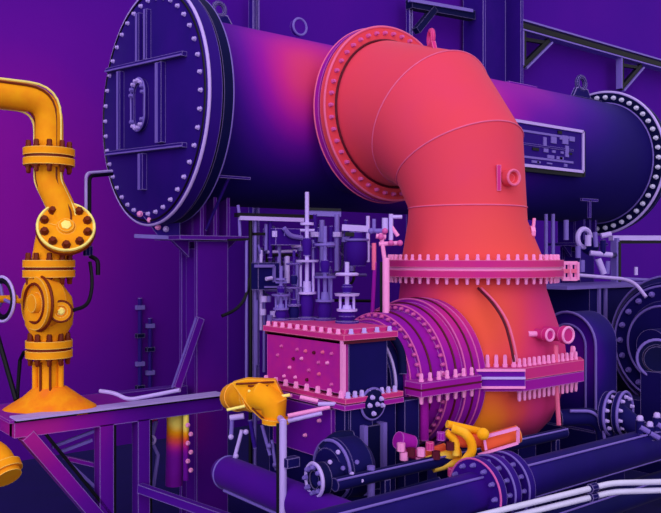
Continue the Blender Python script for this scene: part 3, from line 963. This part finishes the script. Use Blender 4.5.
# pipe fittings below the orange knee
pf = thing('valve_tree', 'cluster of small violet fittings hanging below the orange knee', 'fittings', at(245, 470, D=4.85))
for p0, p1, rr_, mt in (((230, 418), (244, 416), .030, M_LAV), ((232, 420), (231, 438), .022, M_LAVD), ((242, 430), (234, 460), .020, M_LAV), ((262, 425), (270, 455), .018, M_LAVD),
                        ((250, 420), (255, 448), .022, INDIGO), ((272, 440), (276, 470), .016, M_LAVD)):
    obj('fitting', B().cyl(at(*p0, D=4.85), at(*p1, D=4.85), rr_ * .6, seg=10), mt, pf)
for px, py in ((231, 437), (236, 456), (269, 446), (246, 432), (275, 465)):
    obj('nut', B().ball(at(px, py, D=4.83), .017, 10), M_LAV if px < 250 else M_LAVD, pf)
# big low pipe running towards the viewer
lz = at(224, 471, D=4.9)
bp_ = thing('blind_pipe', 'thick indigo pipe with rounded closed end in the lower middle', 'pipe', lz)
obj('barrel', B().lathe(lz, -Y_, [(-.06, 0), (-.045, .05), (-.02, .08), (.03, .097), (1.2, .097), (1.2, 0)], 32), thermal('pipe_violet', .30, edge=.3), bp_)
obj('weld_ring', B().torus(lz - Y_ * .04, Y_, .098, .006, 32, 6), M_LAVD, bp_)
obj('side_strip', B().cyl(lz - Y_ * .1 - Z_ * .085 - X_ * .06, lz - Y_ * 1.15 - Z_ * .085 - X_ * .06, .009), M_LAVD, bp_)

# ------------------------------------------------------------------ valve rack between vessel and gearbox
YR = -1.15


def rk(px, py, dy=0.0):
    return at(px, py, y=YR + dy)


RK = thermal('rack_violet', 0.24, edge=0.7, erad=0.012)
rack = thing('instrument_rack', 'violet tube rack with dark upright and rails below the vessel', 'rack', rk(262, 440))
b = rk(250, 214)
obj('upright', B().cyl(rk(250.5, 500), rk(250.5, 214), .014, seg=10), M_BLACK, rack)
obj('upright_edge', B().cyl(rk(255, 500), rk(255, 220), .013, seg=10), M_LAVD, rack)
obj('upright_edge', B().cyl(rk(246.5, 378), rk(246.5, 238), .010, seg=10), M_LAVD, rack)
obj('rail', B().bar(rk(236, 215), rk(311, 217), .05, .03), M_BLACK, rack)
obj('rail_edge', B().bar(rk(240, 218, -.03), rk(303, 220, -.03), .03, .028), M_LAV, rack)
obj('rail', B().bar(rk(228, 240), rk(251, 239), .02, .016), M_BLACK, rack)
obj('rail', B().bar(rk(253, 234), rk(264, 234), .03, .02), M_BLACK, rack)
obj('hook_rail', B().tube([rk(238, 205), rk(239, 212), rk(240, 236)], .011, 8), M_LAVD, rack)
cable = obj('cable', B().tube([rk(222, 316), rk(236, 310), rk(246, 298), rk(249, 278)], .012, 8, fil=.1), M_BLACK)
tag(cable, 'black cable sagging from the column to the dark rack upright', 'cable')
# tubes and blocks on the rack
for p0, p1, rr_, mt in (((270, 216), (270, 258), .018, RK), ((266, 224), (266, 250), .012, M_LAVD), ((287, 256), (287, 283), .020, M_LAV), ((279, 230), (279, 316), .016, M_LAVD),
                        ((258, 245), (262, 258), .010, M_LAVD), ((297, 262), (297, 318), .014, M_LAVD), ((261, 250), (261, 330), .012, M_LAV), ((256, 300), (256, 365), .016, M_LAVD),
                        ((264, 300), (264, 372), .010, M_LAVD), ((292, 246), (300, 246), .014, M_LAV), ((268, 252), (296, 251), .012, M_LAV), ((268, 255), (297, 255), .012, M_BLACK)):
    obj('tube', B().cyl(rk(*p0), rk(*p1), rr_, seg=10), mt, rack)
jb = obj('junction_box', B().box(rk(265, 276, -.05), (.18, .10, .19)), NAVY, rack, 'small square junction box')
obj('box_rim', B().bar(rk(255, 266, -.11), rk(274, 266, -.11), .02, .02), M_LAVD, jb)
obj('box_rim', B().bar(rk(265, 287, -.11), rk(278, 287, -.11), .02, .012), M_LAVD, jb)
obj('box_handle', B().cyl(rk(266, 279, -.12), rk(272, 278, -.12), .014, seg=8), M_LAV, jb)
obj('box_side', B().bar(rk(274, 266, -.11), rk(274, 282, -.11), .02, .016), M_LAVD, jb)
obj('manifold_block', B().box(rk(282, 237), (.22, .16, .12)), RK, rack)
obj('manifold_pipe', B().tube([rk(284, 228, -.1), rk(290, 236, -.1), rk(302, 238, -.1)], .018, 8, fil=.05), M_LAVD, rack)
for px, py in ((275, 234), (283, 233), (264, 299), (268, 299), (279, 297), (285, 297), (278, 308), (273, 314), (263, 312), (270, 318)):
    obj('fitting', B().cyl(rk(px, py - 3, -.06), rk(px, py + 3, -.06), .022, seg=8), M_LAV if (px + py) % 3 else M_LAVD, rack)


def stem_valve(px, ytop, ybot, D, s, label, mats, group='control valves above the gearbox', wheel=False):
    """control valve: body with two flanges, bonnet, yoke rods, disc and stem"""
    top, bot = at(px, ytop, D=D), at(px, ybot, D=D)
    H = top.z - bot.z
    light, body = mats
    r = thing('control_valve', label, 'valve', bot, group)
    c = lambda f: V((bot.x, bot.y, bot.z + H * f))
    obj('base_flange', B().lathe(c(0), Z_, [(0, 0), (0, s * 1.5), (s * .35, s * 1.5), (s * .35, 0)], 20), body, r)
    obj('body', B().lathe(c(0), Z_, [(s * .35, s * .8), (H * .12, s * 1.05), (H * .2, s * .8)], 20), body, r)
    obj('bonnet', B().lathe(c(.2), Z_, [(0, s * 1.3), (s * .3, s * 1.3), (s * .3, s * .6), (H * .1, s * .5)], 20), light, r)
    for k in (-1, 1):
        q = RGT * s * .85 * k
        obj('yoke_rod', B().cyl(c(.2) + q, c(.45) + q, s * .17, seg=8), light, r)
    obj('disc', B().lathe(c(.45), Z_, [(0, 0), (0, s * 1.5), (s * .3, s * 1.6), (s * .3, 0)], 24), light, r)
    obj('stem', B().cyl(c(.25), c(1), s * .28, seg=12), light, r)
    obj('actuator', B().lathe(c(.5), Z_, [(0, s * .5), (H * .1, s * .7), (H * .14, s * .5)], 16), body, r)
    if wheel:
        w = obj('handwheel', B().torus(c(.80), Z_, s * 1.3, s * .2, 20, 8), light, r)
        obj('spoke', B().cyl(c(.80) - RGT * s * 1.3, c(.80) + RGT * s * 1.3, s * .12, seg=6), light, w)
    else:
        w = obj('clamp', B().lathe(c(.74), Z_, [(0, 0), (0, s * .9), (s * .35, s * .9), (s * .35, 0)], 16), light, r)
        obj('tie_bar', B().cyl(c(.70) - RGT * s * .9, c(.70) + RGT * s * 1.0, s * .2, seg=8), light, w)
    return r


stem_valve(307, 192, 319.5, 5.33, .050, 'tall pale lavender control valve with long bare stem', (M_LAV, RK))
stem_valve(325, 226, 320.5, 5.28, .048, 'shorter violet control valve right of the tall stem valve', (M_LAVD, RK), wheel=True)
stem_valve(347, 262, 323.5, 5.05, .050, 'small pale handwheel valve on the right of the gearbox lid', (M_LAV, RK), wheel=True)
stem_valve(281, 266, 320.5, 5.27, .040, 'low violet valve at the left edge of the gearbox lid', (M_LAVD, RK))
stem_valve(294, 250, 320, 5.3, .036, 'slim dark violet valve left of the tall stem valve', (RK, NAVY), wheel=True)
random.seed(11)
for i in range(16):
    px = 262 + i * 6.2 + random.uniform(-2, 2)
    y0 = random.uniform(222, 268)
    y1 = y0 + random.uniform(14, 46)
    t = obj('tube', B().tube([rk(px, y0, .1), rk(px, y1, .1), rk(px + random.choice((-7, 7)), y1 + 5, .1)], .011, 8, fil=.04),
            random.choice((M_BLACK, M_LAVD, RK, NAVY)), rack)
    obj('union', B().cyl(rk(px, y0 + 3, .09), rk(px, y0 + 8, .09), .022, seg=8), random.choice((RK, M_LAVD)), t)
for y0, x0, x1 in ((246, 305, 372), (262, 258, 300), (274, 316, 366), (290, 262, 300), (300, 316, 372)):
    obj('cross_tube', B().cyl(rk(x0, y0, .14), rk(x1, y0 + 1, .14), .012, seg=8), M_LAVD if y0 % 4 else M_BLACK, rack)
# lantern shaped oil tank
ot = thing('oil_tank', 'small rounded violet oil vessel under a dark crossbar', 'tank', at(357, 268, D=5.9))
obj('tank', B().lathe(at(357, 266, D=5.9), Z_, [(0, .06), (.05, .085), (.17, .085), (.215, .05), (.25, .05)], 24), RK, ot)
obj('crossbar', B().bar(at(342, 227.5, D=5.88), at(369, 229, D=5.88), .05, .045), M_LAV, ot)
obj('shadow_bar', B().bar(at(345, 234, D=5.88), at(360, 235, D=5.88), .05, .03), M_BLACK, ot)  # black bar modelled in place of shade below the crossbar
obj('end_rod', B().cyl(at(368, 262, D=5.88), at(368, 216, D=5.88), .014, seg=8), M_LAV, ot)
obj('tank_rim', B().torus(at(357, 240, D=5.9), Z_, .085, .010, 24, 6), M_LAVD, ot)
# pink manifold uprights beside the turbine
mf = thing('sealing_steam_manifold', 'pink upright pipe with small cross pipes left of the turbine rings', 'manifold', at(386, 332, D=5.35))
obj('riser', B().cyl(at(386, 331, D=5.3), at(386, 258, D=5.35), .024, seg=14), M_PINKL, mf)
obj('riser_shadow', B().cyl(at(381.5, 331, D=5.33), at(381.5, 262, D=5.38), .012, seg=8), M_BLACK, mf)  # black tube added as the shade line left of the riser
for p0, p1, rr_, mt in (((379, 244), (402, 243), .016, M_PINKL), ((391, 214), (391, 240), .016, M_LAV), ((391, 217), (402, 217), .014, M_LAV), ((374, 243), (374, 270), .016, M_PINKD), ((381, 233), (386, 270), .015, M_PINKL),
                        ((371, 231), (385, 231), .018, M_LAVD), ((385, 218), (385, 230), .022, M_LAV), ((376, 236), (386, 237), .018, M_PINKL), ((391, 226), (398, 236), .014, M_PINKL), ((374, 219), (374, 232), .014, M_LAVD),
                        ((375, 262), (372, 320), .014, MAGENTA), ((368, 319), (380, 319), .016, M_PINKD)):
    obj('cross_pipe', B().cyl(at(*p0, D=5.5), at(*p1, D=5.5), rr_, seg=10), mt, mf)
for px, py in ((371, 231), (385, 231), (381, 237), (391, 243), (400, 243), (376, 319)):
    obj('fitting', B().ball(at(px, py, D=5.48), .021, 10), M_ROSE if px > 375 else M_LAVD, mf)
# curved guard pipe over the bearing housing
gp = obj('guard_pipe', B().tube([at(384, 331, D=5.0), at(394, 338, D=4.98), at(402, 352, D=4.95), at(403, 374, D=4.93)], .026, 12, fil=.1), DEEP)
tag(gp, 'dark curved pipe arching over the bearing beside the pink riser', 'pipe')
# second tube bundle behind the rack
bt = thing('tube_bundle', 'row of short violet tubes under the vessel behind the control valves', 'tubes', at(335, 260, D=6.1))
for i, px in enumerate((315, 322, 331, 337, 346, 352)):
    t = obj('tube', B().cyl(at(px, 214 + (i % 3) * 6, D=6.1), at(px, 262 + (i % 2) * 9, D=6.1), .016 + .004 * (i % 2), seg=10), M_LAVD if i % 2 else RK, bt)
    obj('nut', B().cyl(at(px, 232 + (i % 3) * 5, D=6.1), at(px, 237 + (i % 3) * 5, D=6.1), .036, seg=8), M_LAV if i % 3 == 0 else M_LAVD, t)
obj('header', B().bar(at(308, 213, D=6.12), at(341, 214, D=6.12), .05, .045), M_LAVD, bt)
obj('shadow_bar', B().bar(at(308, 209, D=6.1), at(341, 210, D=6.1), .03, .02), M_BLACK, bt)  # added black bar standing for the header's dark shade line

# ------------------------------------------------------------------ hot drain pipes at the turbine foot
hd = thing('hot_drain', 'yellow hot drain pipes and valve at the foot of the turbine', 'pipe', at(440, 470, D=4.55))
HOTP = thermal('yellow_orange_pipe', .90, edge=.2, noise=.06, nscale=10, hot_edge=True, spots=[(at(442, 462, D=4.5), .15, .1)])
REDP = thermal('orange_red_pipe', .74, edge=.4, noise=.04, hot_edge=True)
for p0, p1, rr_, mt in (((425, 460), (460, 452), .030, HOTP), ((433, 468), (462, 461), .026, HOTP), ((447, 424), (482, 432), .022, HOTP), ((422, 455), (445, 447), .024, REDP),
                        ((482, 444), (518, 434), .050, REDP), ((452, 440), (484, 441), .040, REDP), ((398, 440), (412, 444), .050, MAGENTA), ((402, 452), (424, 456), .03, PINK)):
    obj('pipe', B().cyl(at(*p0, D=4.55), at(*p1, D=4.6), rr_, seg=14), mt, hd)
obj('bend', B().tube([at(452, 428, D=4.5), at(468, 434, D=4.48), at(474, 450, D=4.48), at(464, 462, D=4.5)], .026, 12, fil=.1), HOTP, hd)
obj('bend', B().tube([at(446, 432, D=4.52), at(456, 440, D=4.52), at(456, 455, D=4.52)], .022, 12, fil=.06), HOTP, hd)
fx = obj('end_frame', B().bar(at(484, 437, D=4.5), at(518, 428, D=4.5), .016, .016), M_PINKL, hd)
for p0, p1 in (((518, 428), (518, 443)), ((518, 443), (478, 455)), ((484, 437), (486, 450))):
    obj('frame_bar', B().bar(at(*p0, D=4.5), at(*p1, D=4.5), .014, .014), M_PINKL, fx)
obj('nut', B().ball(at(483, 434, D=4.48), .035, 12), HOTP, hd)
for px, py, mt in ((401, 447, M_PINKL), (404, 456, M_PINKL), (421, 452, M_PINKL), (430, 446, PINK), (441, 436, MAGENTA), (420, 462, M_PINKL), (411, 452, M_DRED), (436, 455, M_DRED), (450, 446, M_DRED), (452, 472, PINK), (465, 470, MAGENTA)):
    obj('fitting', B().cyl(at(px, py - 4, D=4.5), at(px, py + 4, D=4.5), .024, seg=8), mt, hd)

# ------------------------------------------------------------------ skid and low pipework
SKID = thermal('skid_navy', 0.09, edge=.5, noise=.05, nscale=6, spots=[((1.2, -2.7, .1), .9, .16)])
sk_ = thing('skid', 'dark blue base skid under the gearbox and turbine', 'skid', (1.8, -2.0, FLOOR))
obj('deck', B().box((1.65, -1.95, -.345), (4.0, 1.7, .08)), SKID, sk_)
for y in (-2.75, -1.15):
    obj('side_beam', B().box((1.65, y, -.50), (4.0, .10, .23)), SKID, sk_)
for x in (-.2, 1.1, 2.3, 3.5):
    obj('cross_beam', B().box((x, -1.95, -.46), (.10, 1.5, .24)), SKID, sk_)
PIPE = thermal('cold_pipe_indigo', 0.13, edge=.4, noise=.04, nscale=5, spots=[(at(470, 470, D=4.5), .6, .16)])
YP = -3.0
pc_ = at(492, 488, y=YP)
lpz = pc_.z
lo_ = thing('oil_main', 'thick dark blue main pipe with bolted coupling across the lower right', 'pipe', (pc_.x, YP, lpz - .13))
obj('pipe', B().cyl((-.8, YP, lpz), (6, YP, lpz), .11, seg=28), PIPE, lo_)
for dz, mt in ((.098, M_LAVD), (-.09, M_LAVD)):
    obj('trace_tube', B().cyl((-.8, YP - .062, lpz + dz), (6, YP - .062, lpz + dz), .007, seg=8), mt, lo_)
for dx in (-.12, .0, .12):
    f = obj('coupling_flange', B().lathe((pc_.x + dx, YP, lpz), X_, [(-.025, 0), (-.025, .185), (.025, .185), (.025, 0)], 40), PIPE, lo_)
    obj('flange_rim', B().torus((pc_.x + dx - .025, YP, lpz), X_, .183, .006, 40, 6), M_LAVD if dx > -.1 else M_ROSE, f)
    bolts(f, (pc_.x + dx - .025, YP, lpz), -X_, .15, 12, .011, .03, M_LAVD)
PIPE2 = thermal('cold_pipe_navy', 0.08, edge=.3, noise=.04)
for i, (py, r_, lab) in enumerate(((548, .085, 'lower dark pipe running below the thick bolted main'),)):
    q = at(470, py, y=YP)
    x0 = .3 if i == 0 else .2
    o = thing('cold_pipe', lab, 'pipe', (q.x, q.y, q.z))
    obj('pipe', B().cyl((x0, q.y, q.z), (6, q.y, q.z), r_, seg=20), PIPE2, o)
    obj('highlight_wire', B().cyl((x0, q.y - r_ * .75, q.z + r_ * .7), (6, q.y - r_ * .75, q.z + r_ * .7), .006, seg=6), M_LAVD, o)  # pale line modelled as a highlight along the pipe
q = at(400, 470, y=-2.72)
o = thing('trace_pipe', 'slim dark pipe above the thick main, passing below the hot drain', 'pipe', (q.x, q.y, q.z))
obj('pipe', B().cyl((-.35, q.y, q.z), (1.6, q.y, q.z), .035, seg=14), PIPE2, o)
obj('highlight_strip', B().cyl((-.35, q.y - .025, q.z + .028), (1.6, q.y - .025, q.z + .028), .006, seg=6), M_LAVD, o)  # thin pale rod added as the slim pipe's highlight
for x in (0, .8, 1.5):
    obj('support', B().box((x, q.y, (q.z - .03 + FLOOR) / 2), (.04, .04, q.z - .03 - FLOOR)), NAVY, o)
# twin pale tubes at the lower right
for i, d in enumerate((0, 9)):
    o = thing('instrument_tube', ('upper' if i == 0 else 'lower') + ' of two thin pale tubes at the bottom right', 'tube', at(592, 490 + d, D=4.3), 'twin pale tubes')
    obj('tube', B().tube([at(420, 530 + d, D=4.05), at(592, 488 + d, D=4.3), at(612, 483 + d, D=4.35), at(700, 481 + d * .9, D=4.5)], .016, 10, fil=.08), M_WHITE, o)
    obj('union', B().cyl(at(590, 488.5 + d, D=4.29), at(596, 487 + d, D=4.31), .026, seg=8), NAVY, o)
# pump with flanged mouth below the gearbox
pu = thing('oil_pump', 'dark blue oil pump with flanged mouth and curved casing below the gearbox', 'pump', at(335, 510, D=4.3))
pc2 = at(342, 470, D=4.34)
obj('casing', B().lathe(pc2 + FWD * .05, X_, [(-.10, 0), (-.10, .12), (-.05, .17), (.08, .17), (.14, .12), (.14, 0)], 36), SKID, pu)
obj('casing_rim', B().torus(pc2 + FWD * .05 - X_ * .07, X_, .158, .009, 36, 6), M_LAVD, pu)
fm = at(319, 479, D=4.15)
o = obj('mouth', B().ringpipe(fm, X_ * .9 + Y_ * -.1, .045, .085, -.03, .03, 28), DEEP, pu)
obj('mouth_rim', B().torus(fm - X_ * .03, X_ * .9 + Y_ * -.1, .085, .010, 28, 6), M_LAV, o)
obj('mouth_pipe', B().cyl(fm, pc2, .075), SKID, pu)
bolts(o, fm - X_ * .03, -X_, .066, 8, .012, .025, M_LAVD)
obj('suction_bend', B().tube([at(322, 450, D=4.4), at(335, 436, D=4.4), at(352, 436, D=4.45)], .03, 12, fil=.1), DEEP, pu)
for px, py in ((330, 462), (338, 452), (343, 468), (352, 474), (357, 462), (347, 488), (334, 482), (362, 480)):
    bolt_at(pu, at(px, py, D=4.17), -FWD, .010, .02, M_LAVD if px % 2 else M_LAV)
obj('discharge', B().cyl(at(371, 497, D=4.25), at(371, 466, D=4.25), .022, seg=10), M_LAVD, pu)
bl = obj('base_pipe', B().tube([at(318, 498, D=4.3), at(345, 504, D=4.3), at(380, 500, D=4.35), at(440, 482, D=4.45)], .03, 12, fil=.12), PIPE2)
tag(bl, 'dark low curved pipe sweeping from the pump to the main', 'pipe')

# ------------------------------------------------------------------ right side: guard, generator, fittings
cg = thing('coupling_guard', 'arched guard just right of the turbine hood, magenta edged', 'guard', at(578, 420, D=6.6))
GRD = thermal('guard_indigo', 0.14, edge=.6, spots=[(at(560, 360, D=6.4), .55, .32)])


def arch(x, w, z0, z1, yc, n=16):
    r = w / 2
    pts = [V((x, yc - r, z0))] + [V((x, yc - math.cos(math.pi * k / n) * r, z1 - r + math.sin(math.pi * k / n) * r)) for k in range(n + 1)] + [V((x, yc + r, z0))]
    return pts


ga = at(568, 312, D=6.6)
obj('shell', B().prism(arch(ga.x, .52, .2, ga.z, ga.y), X_ * .3), GRD, cg)
a_ = arch(ga.x + .3, .76, .2, ga.z, ga.y)
obj('rim', B().tube(arch(ga.x - .005, .525, .2, ga.z, ga.y), .011, 8), M_LAVD, cg)
obj('inner_rim', B().tube(arch(ga.x - .005, .34, .3, ga.z - .1, ga.y), .010, 8), M_LAVD, cg)
obj('base', B().box((ga.x + .15, ga.y, -.05), (.4, .6, .5)), NAVY, cg)

GENM = thermal('generator_navy', 0.10, edge=.5, noise=.03)
gn = thing('generator', 'large dark blue generator with rounded bolted end behind the turbine', 'generator', (5.4, -1.85, FLOOR))
GX, GY, GZ = 4.5, -1.85, .75
obj('body', B().lathe((0, GY, GZ), X_, [(GX, 0), (GX, .60), (GX + .08, .66), (GX + 2, .66), (GX + 2, 0)], 56), GENM, gn)
es = obj('end_shield', B().lathe((0, GY, GZ), X_, [(GX - .10, 0), (GX - .10, .36), (GX - .02, .42), (GX - .02, .56), (GX + .01, .58), (GX + .01, 0)], 56), GENM, gn)
for x, r_ in ((GX - .10, .37), (GX - .02, .565), (GX + .07, .662)):
    obj('shield_rim', B().torus((x, GY, GZ), X_, r_, .011, 56, 6), M_LAVD, es)
bolts(es, (GX - .02, GY, GZ), -X_, .50, 20, .024, .04, M_LAVD)
obj('shaft_cap', B().cyl((GX - .3, GY, GZ), (GX - .1, GY, GZ), .16), NAVY, gn)
obj('base', B().box((GX + .9, GY, -.21), (2.2, 1.1, .82)), GENM, gn)
# cabinet behind
cab = thing('switch_cabinet', 'tall dark blue cabinet standing behind the turbine guard on the right', 'cabinet', (5.3, -.9, FLOOR))
cA, cB = at(556, 286, D=9.0), at(628, 286, D=9.0)
ctr = (cA + cB) / 2
zc = cA.z
Rr3 = Matrix(((1, 0, 0), (0, 1, 0), (0, 0, 1)))
obj('body', B().box((ctr.x, ctr.y, (zc + FLOOR) / 2), (1.0, .6, zc - FLOOR)), NAVY, cab)
obj('top', B().box((ctr.x, ctr.y, zc + .01), (1.9, .68, .035)), M_LAVD, cab)
for px in (600.5, 607):
    q = at(px, 300, y=ctr.y - .33)
    obj('door_rail', B().box((q.x, ctr.y - .31, (at(px, 286, y=ctr.y - .33).z + at(px, 324, y=ctr.y - .33).z) / 2), (.035, .03, .42)), M_LAVD, cab)
# pale frame and beam behind, right
pfm = thing('pipe_portal', 'pale lavender angle frame below the far end of the vessel', 'frame', at(615, 330, D=9.6))
obj('post', B().bar(at(615, 330, D=9.6), at(615, 238, D=9.6), .08, .06), M_LAVD, pfm)
obj('post_shadow', B().bar(at(618.5, 330, D=9.6), at(618.5, 242, D=9.6), .04, .05), M_BLACK, pfm)  # black bar built as the shade line beside the post
obj('beam', B().bar(at(611, 238, D=9.6), at(720, 238, D=10.6), .07, .06), M_LAV, pfm)
obj('beam_shadow', B().bar(at(613, 242, D=9.6), at(720, 241.5, D=10.6), .05, .04), M_BLACK, pfm)  # added black bar imitating shade under the beam
rl = thing('hand_rail', 'thin lavender rail running right above the dark cabinet', 'rail', at(620, 285, D=8.0))
obj('rail', B().tube([at(577, 275, D=8.1), at(625, 279, D=8.0), at(636, 284, D=7.9), at(646, 297, D=7.8)], .018, 8, fil=.1), M_LAV, rl)
obj('rail', B().tube([at(625, 279, D=8.0), at(700, 283, D=8.6)], .018, 8), M_LAVD, rl)
obj('peg', B().cyl(at(636, 275, D=8), at(636, 267, D=8), .018, seg=8), M_LAV, rl)
# flange bracket at the right end of the bottom duct flange
fbk = obj('jacking_bracket', B().bar(at(556, 271, D=6.2), at(577, 271, D=6.2), .03, .03), M_PINKD, duct)
for p0, p1 in (((562, 263), (577, 263)), ((562, 279), (577, 279)), ((577, 262), (577, 280)), ((570, 263), (570, 279)), ((563, 263), (563, 279))):
    obj('bar', B().bar(at(*p0, D=6.2), at(*p1, D=6.2), .028, .028), M_PINKL, fbk)
# valve cluster under the far end
fv = thing('far_valve', 'cluster of pale violet valve parts under the far end of the vessel', 'valve', at(590, 258, D=8.8))
obj('wheel', B().torus(at(584, 238, D=8.8), FWD - RGT * .6, .10, .028, 20, 8), M_LAV, fv)
obj('body', B().ball(at(590, 246, D=8.85), .10, 14), NAVY, fv)
obj('link', B().cyl(at(611, 255, D=8.7), at(615, 255, D=9.6), .03, seg=10), NAVY, fv)
for p0, p1, rr_, mt in (((588, 235, ), (588, 246), .035, M_LAV), ((595, 232), (596, 247), .025, M_LAVD), ((590, 253), (612, 255), .03, M_LAV), ((578, 246), (578, 258), .03, M_LAVD), ((582, 260), (582, 272), .03, M_LAVD),
                        ((598, 259), (604, 274), .035, M_LAV), ((601, 236), (611, 234), .03, M_LAV), ((566, 220), (566, 240), .028, M_LAVD), ((608, 261), (607, 274), .025, M_LAVD), ((603, 240), (603, 255), .03, NAVY)):
    obj('pipe', B().cyl(at(*p0, D=8.7), at(*p1, D=8.7), rr_, seg=10), mt, fv)
for px, py in ((546, 233), (553, 233)):
    t_ = obj('rod', B().cyl(at(px, 258, D=8.7), at(px, 214, D=8.7), .020, seg=8), M_LAVD, fv)
# flanged elbow in front of the guard, lower right
fe = thing('flanged_elbow', 'dark blue flanged elbow with pale bolts at the lower right', 'pipe', at(615, 440, D=5.6))
ce = at(617, 412, D=5.6)
obj('elbow', B().tube([at(560, 418, D=5.6), at(592, 416, D=5.6), at(604, 426, D=5.6), at(606, 445, D=5.6)], .06, 16, fil=.12), NAVY, fe)
obj('elbow_edge', B().tube([at(570, 411, D=5.53), at(592, 411, D=5.53), at(602, 420, D=5.53), at(605, 442, D=5.53)], .011, 8, fil=.12), M_LAVD, fe)
for k, px in enumerate((609, 622)):
    c = at(px, 413, D=5.6)
    f = obj('flange', B().lathe(c, RGT * .75 - FWD * .65, [(-.02, 0), (-.02, .15), (.02, .15), (.02, 0)], 32), NAVY, fe)
    obj('flange_rim', B().torus(c + (RGT * .75 - FWD * .65).normalized() * .02, RGT * .75 - FWD * .65, .15, .010, 32, 6), M_LAVD, f)
    bolts(f, c + (RGT * .75 - FWD * .65).normalized() * .02, RGT * .75 - FWD * .65, .115, 10, .012, .025, M_LAV)
obj('outlet', B().cyl(ce, at(640, 430, D=5.5), .07), NAVY, fe)
# small fittings row at the right edge
for k, (px, py) in enumerate(((640, 424), (650, 430), (657, 421))):
    t_ = thing('drain_fitting', ('first', 'middle', 'last')[k] + ' of three small pale fittings at the right edge', 'fitting', at(px, py + 8, D=5.3), 'drain fittings')
    obj('body', B().cyl(at(px, py + 10, D=5.3), at(px, py - 4, D=5.3), .028, seg=10), NAVY, t_)
    obj('cap', B().lathe(at(px, py - 4, D=5.3), Z_, [(0, .022), (.02, .022), (.03, .014)], 8), M_LAV, t_)
    obj('outlet', B().cyl(at(px, py + 3, D=5.28), at(px + 9, py + 8, D=5.28), .018, seg=8), M_LAVD, t_)
# round side pump on the generator at the right edge
sp_ = thing('side_pump', 'dark round motor with lavender rims at the right edge', 'motor', at(655, 400, D=6.4))
c = at(657, 358, D=6.4)
obj('motor', B().lathe(c, -FWD * .8 - RGT * .3, [(-.2, .13), (.05, .15), (.05, .11), (.08, .1), (.08, 0)], 28), DEEP, sp_)
obj('motor_rim', B().torus(c + (-FWD * .8 - RGT * .3).normalized() * .05, -FWD * .8 - RGT * .3, .15, .012, 28, 6), M_LAVD, sp_)
obj('stand', B().box(c - Z_ * .45, (.18, .18, .7)), NAVY, sp_)
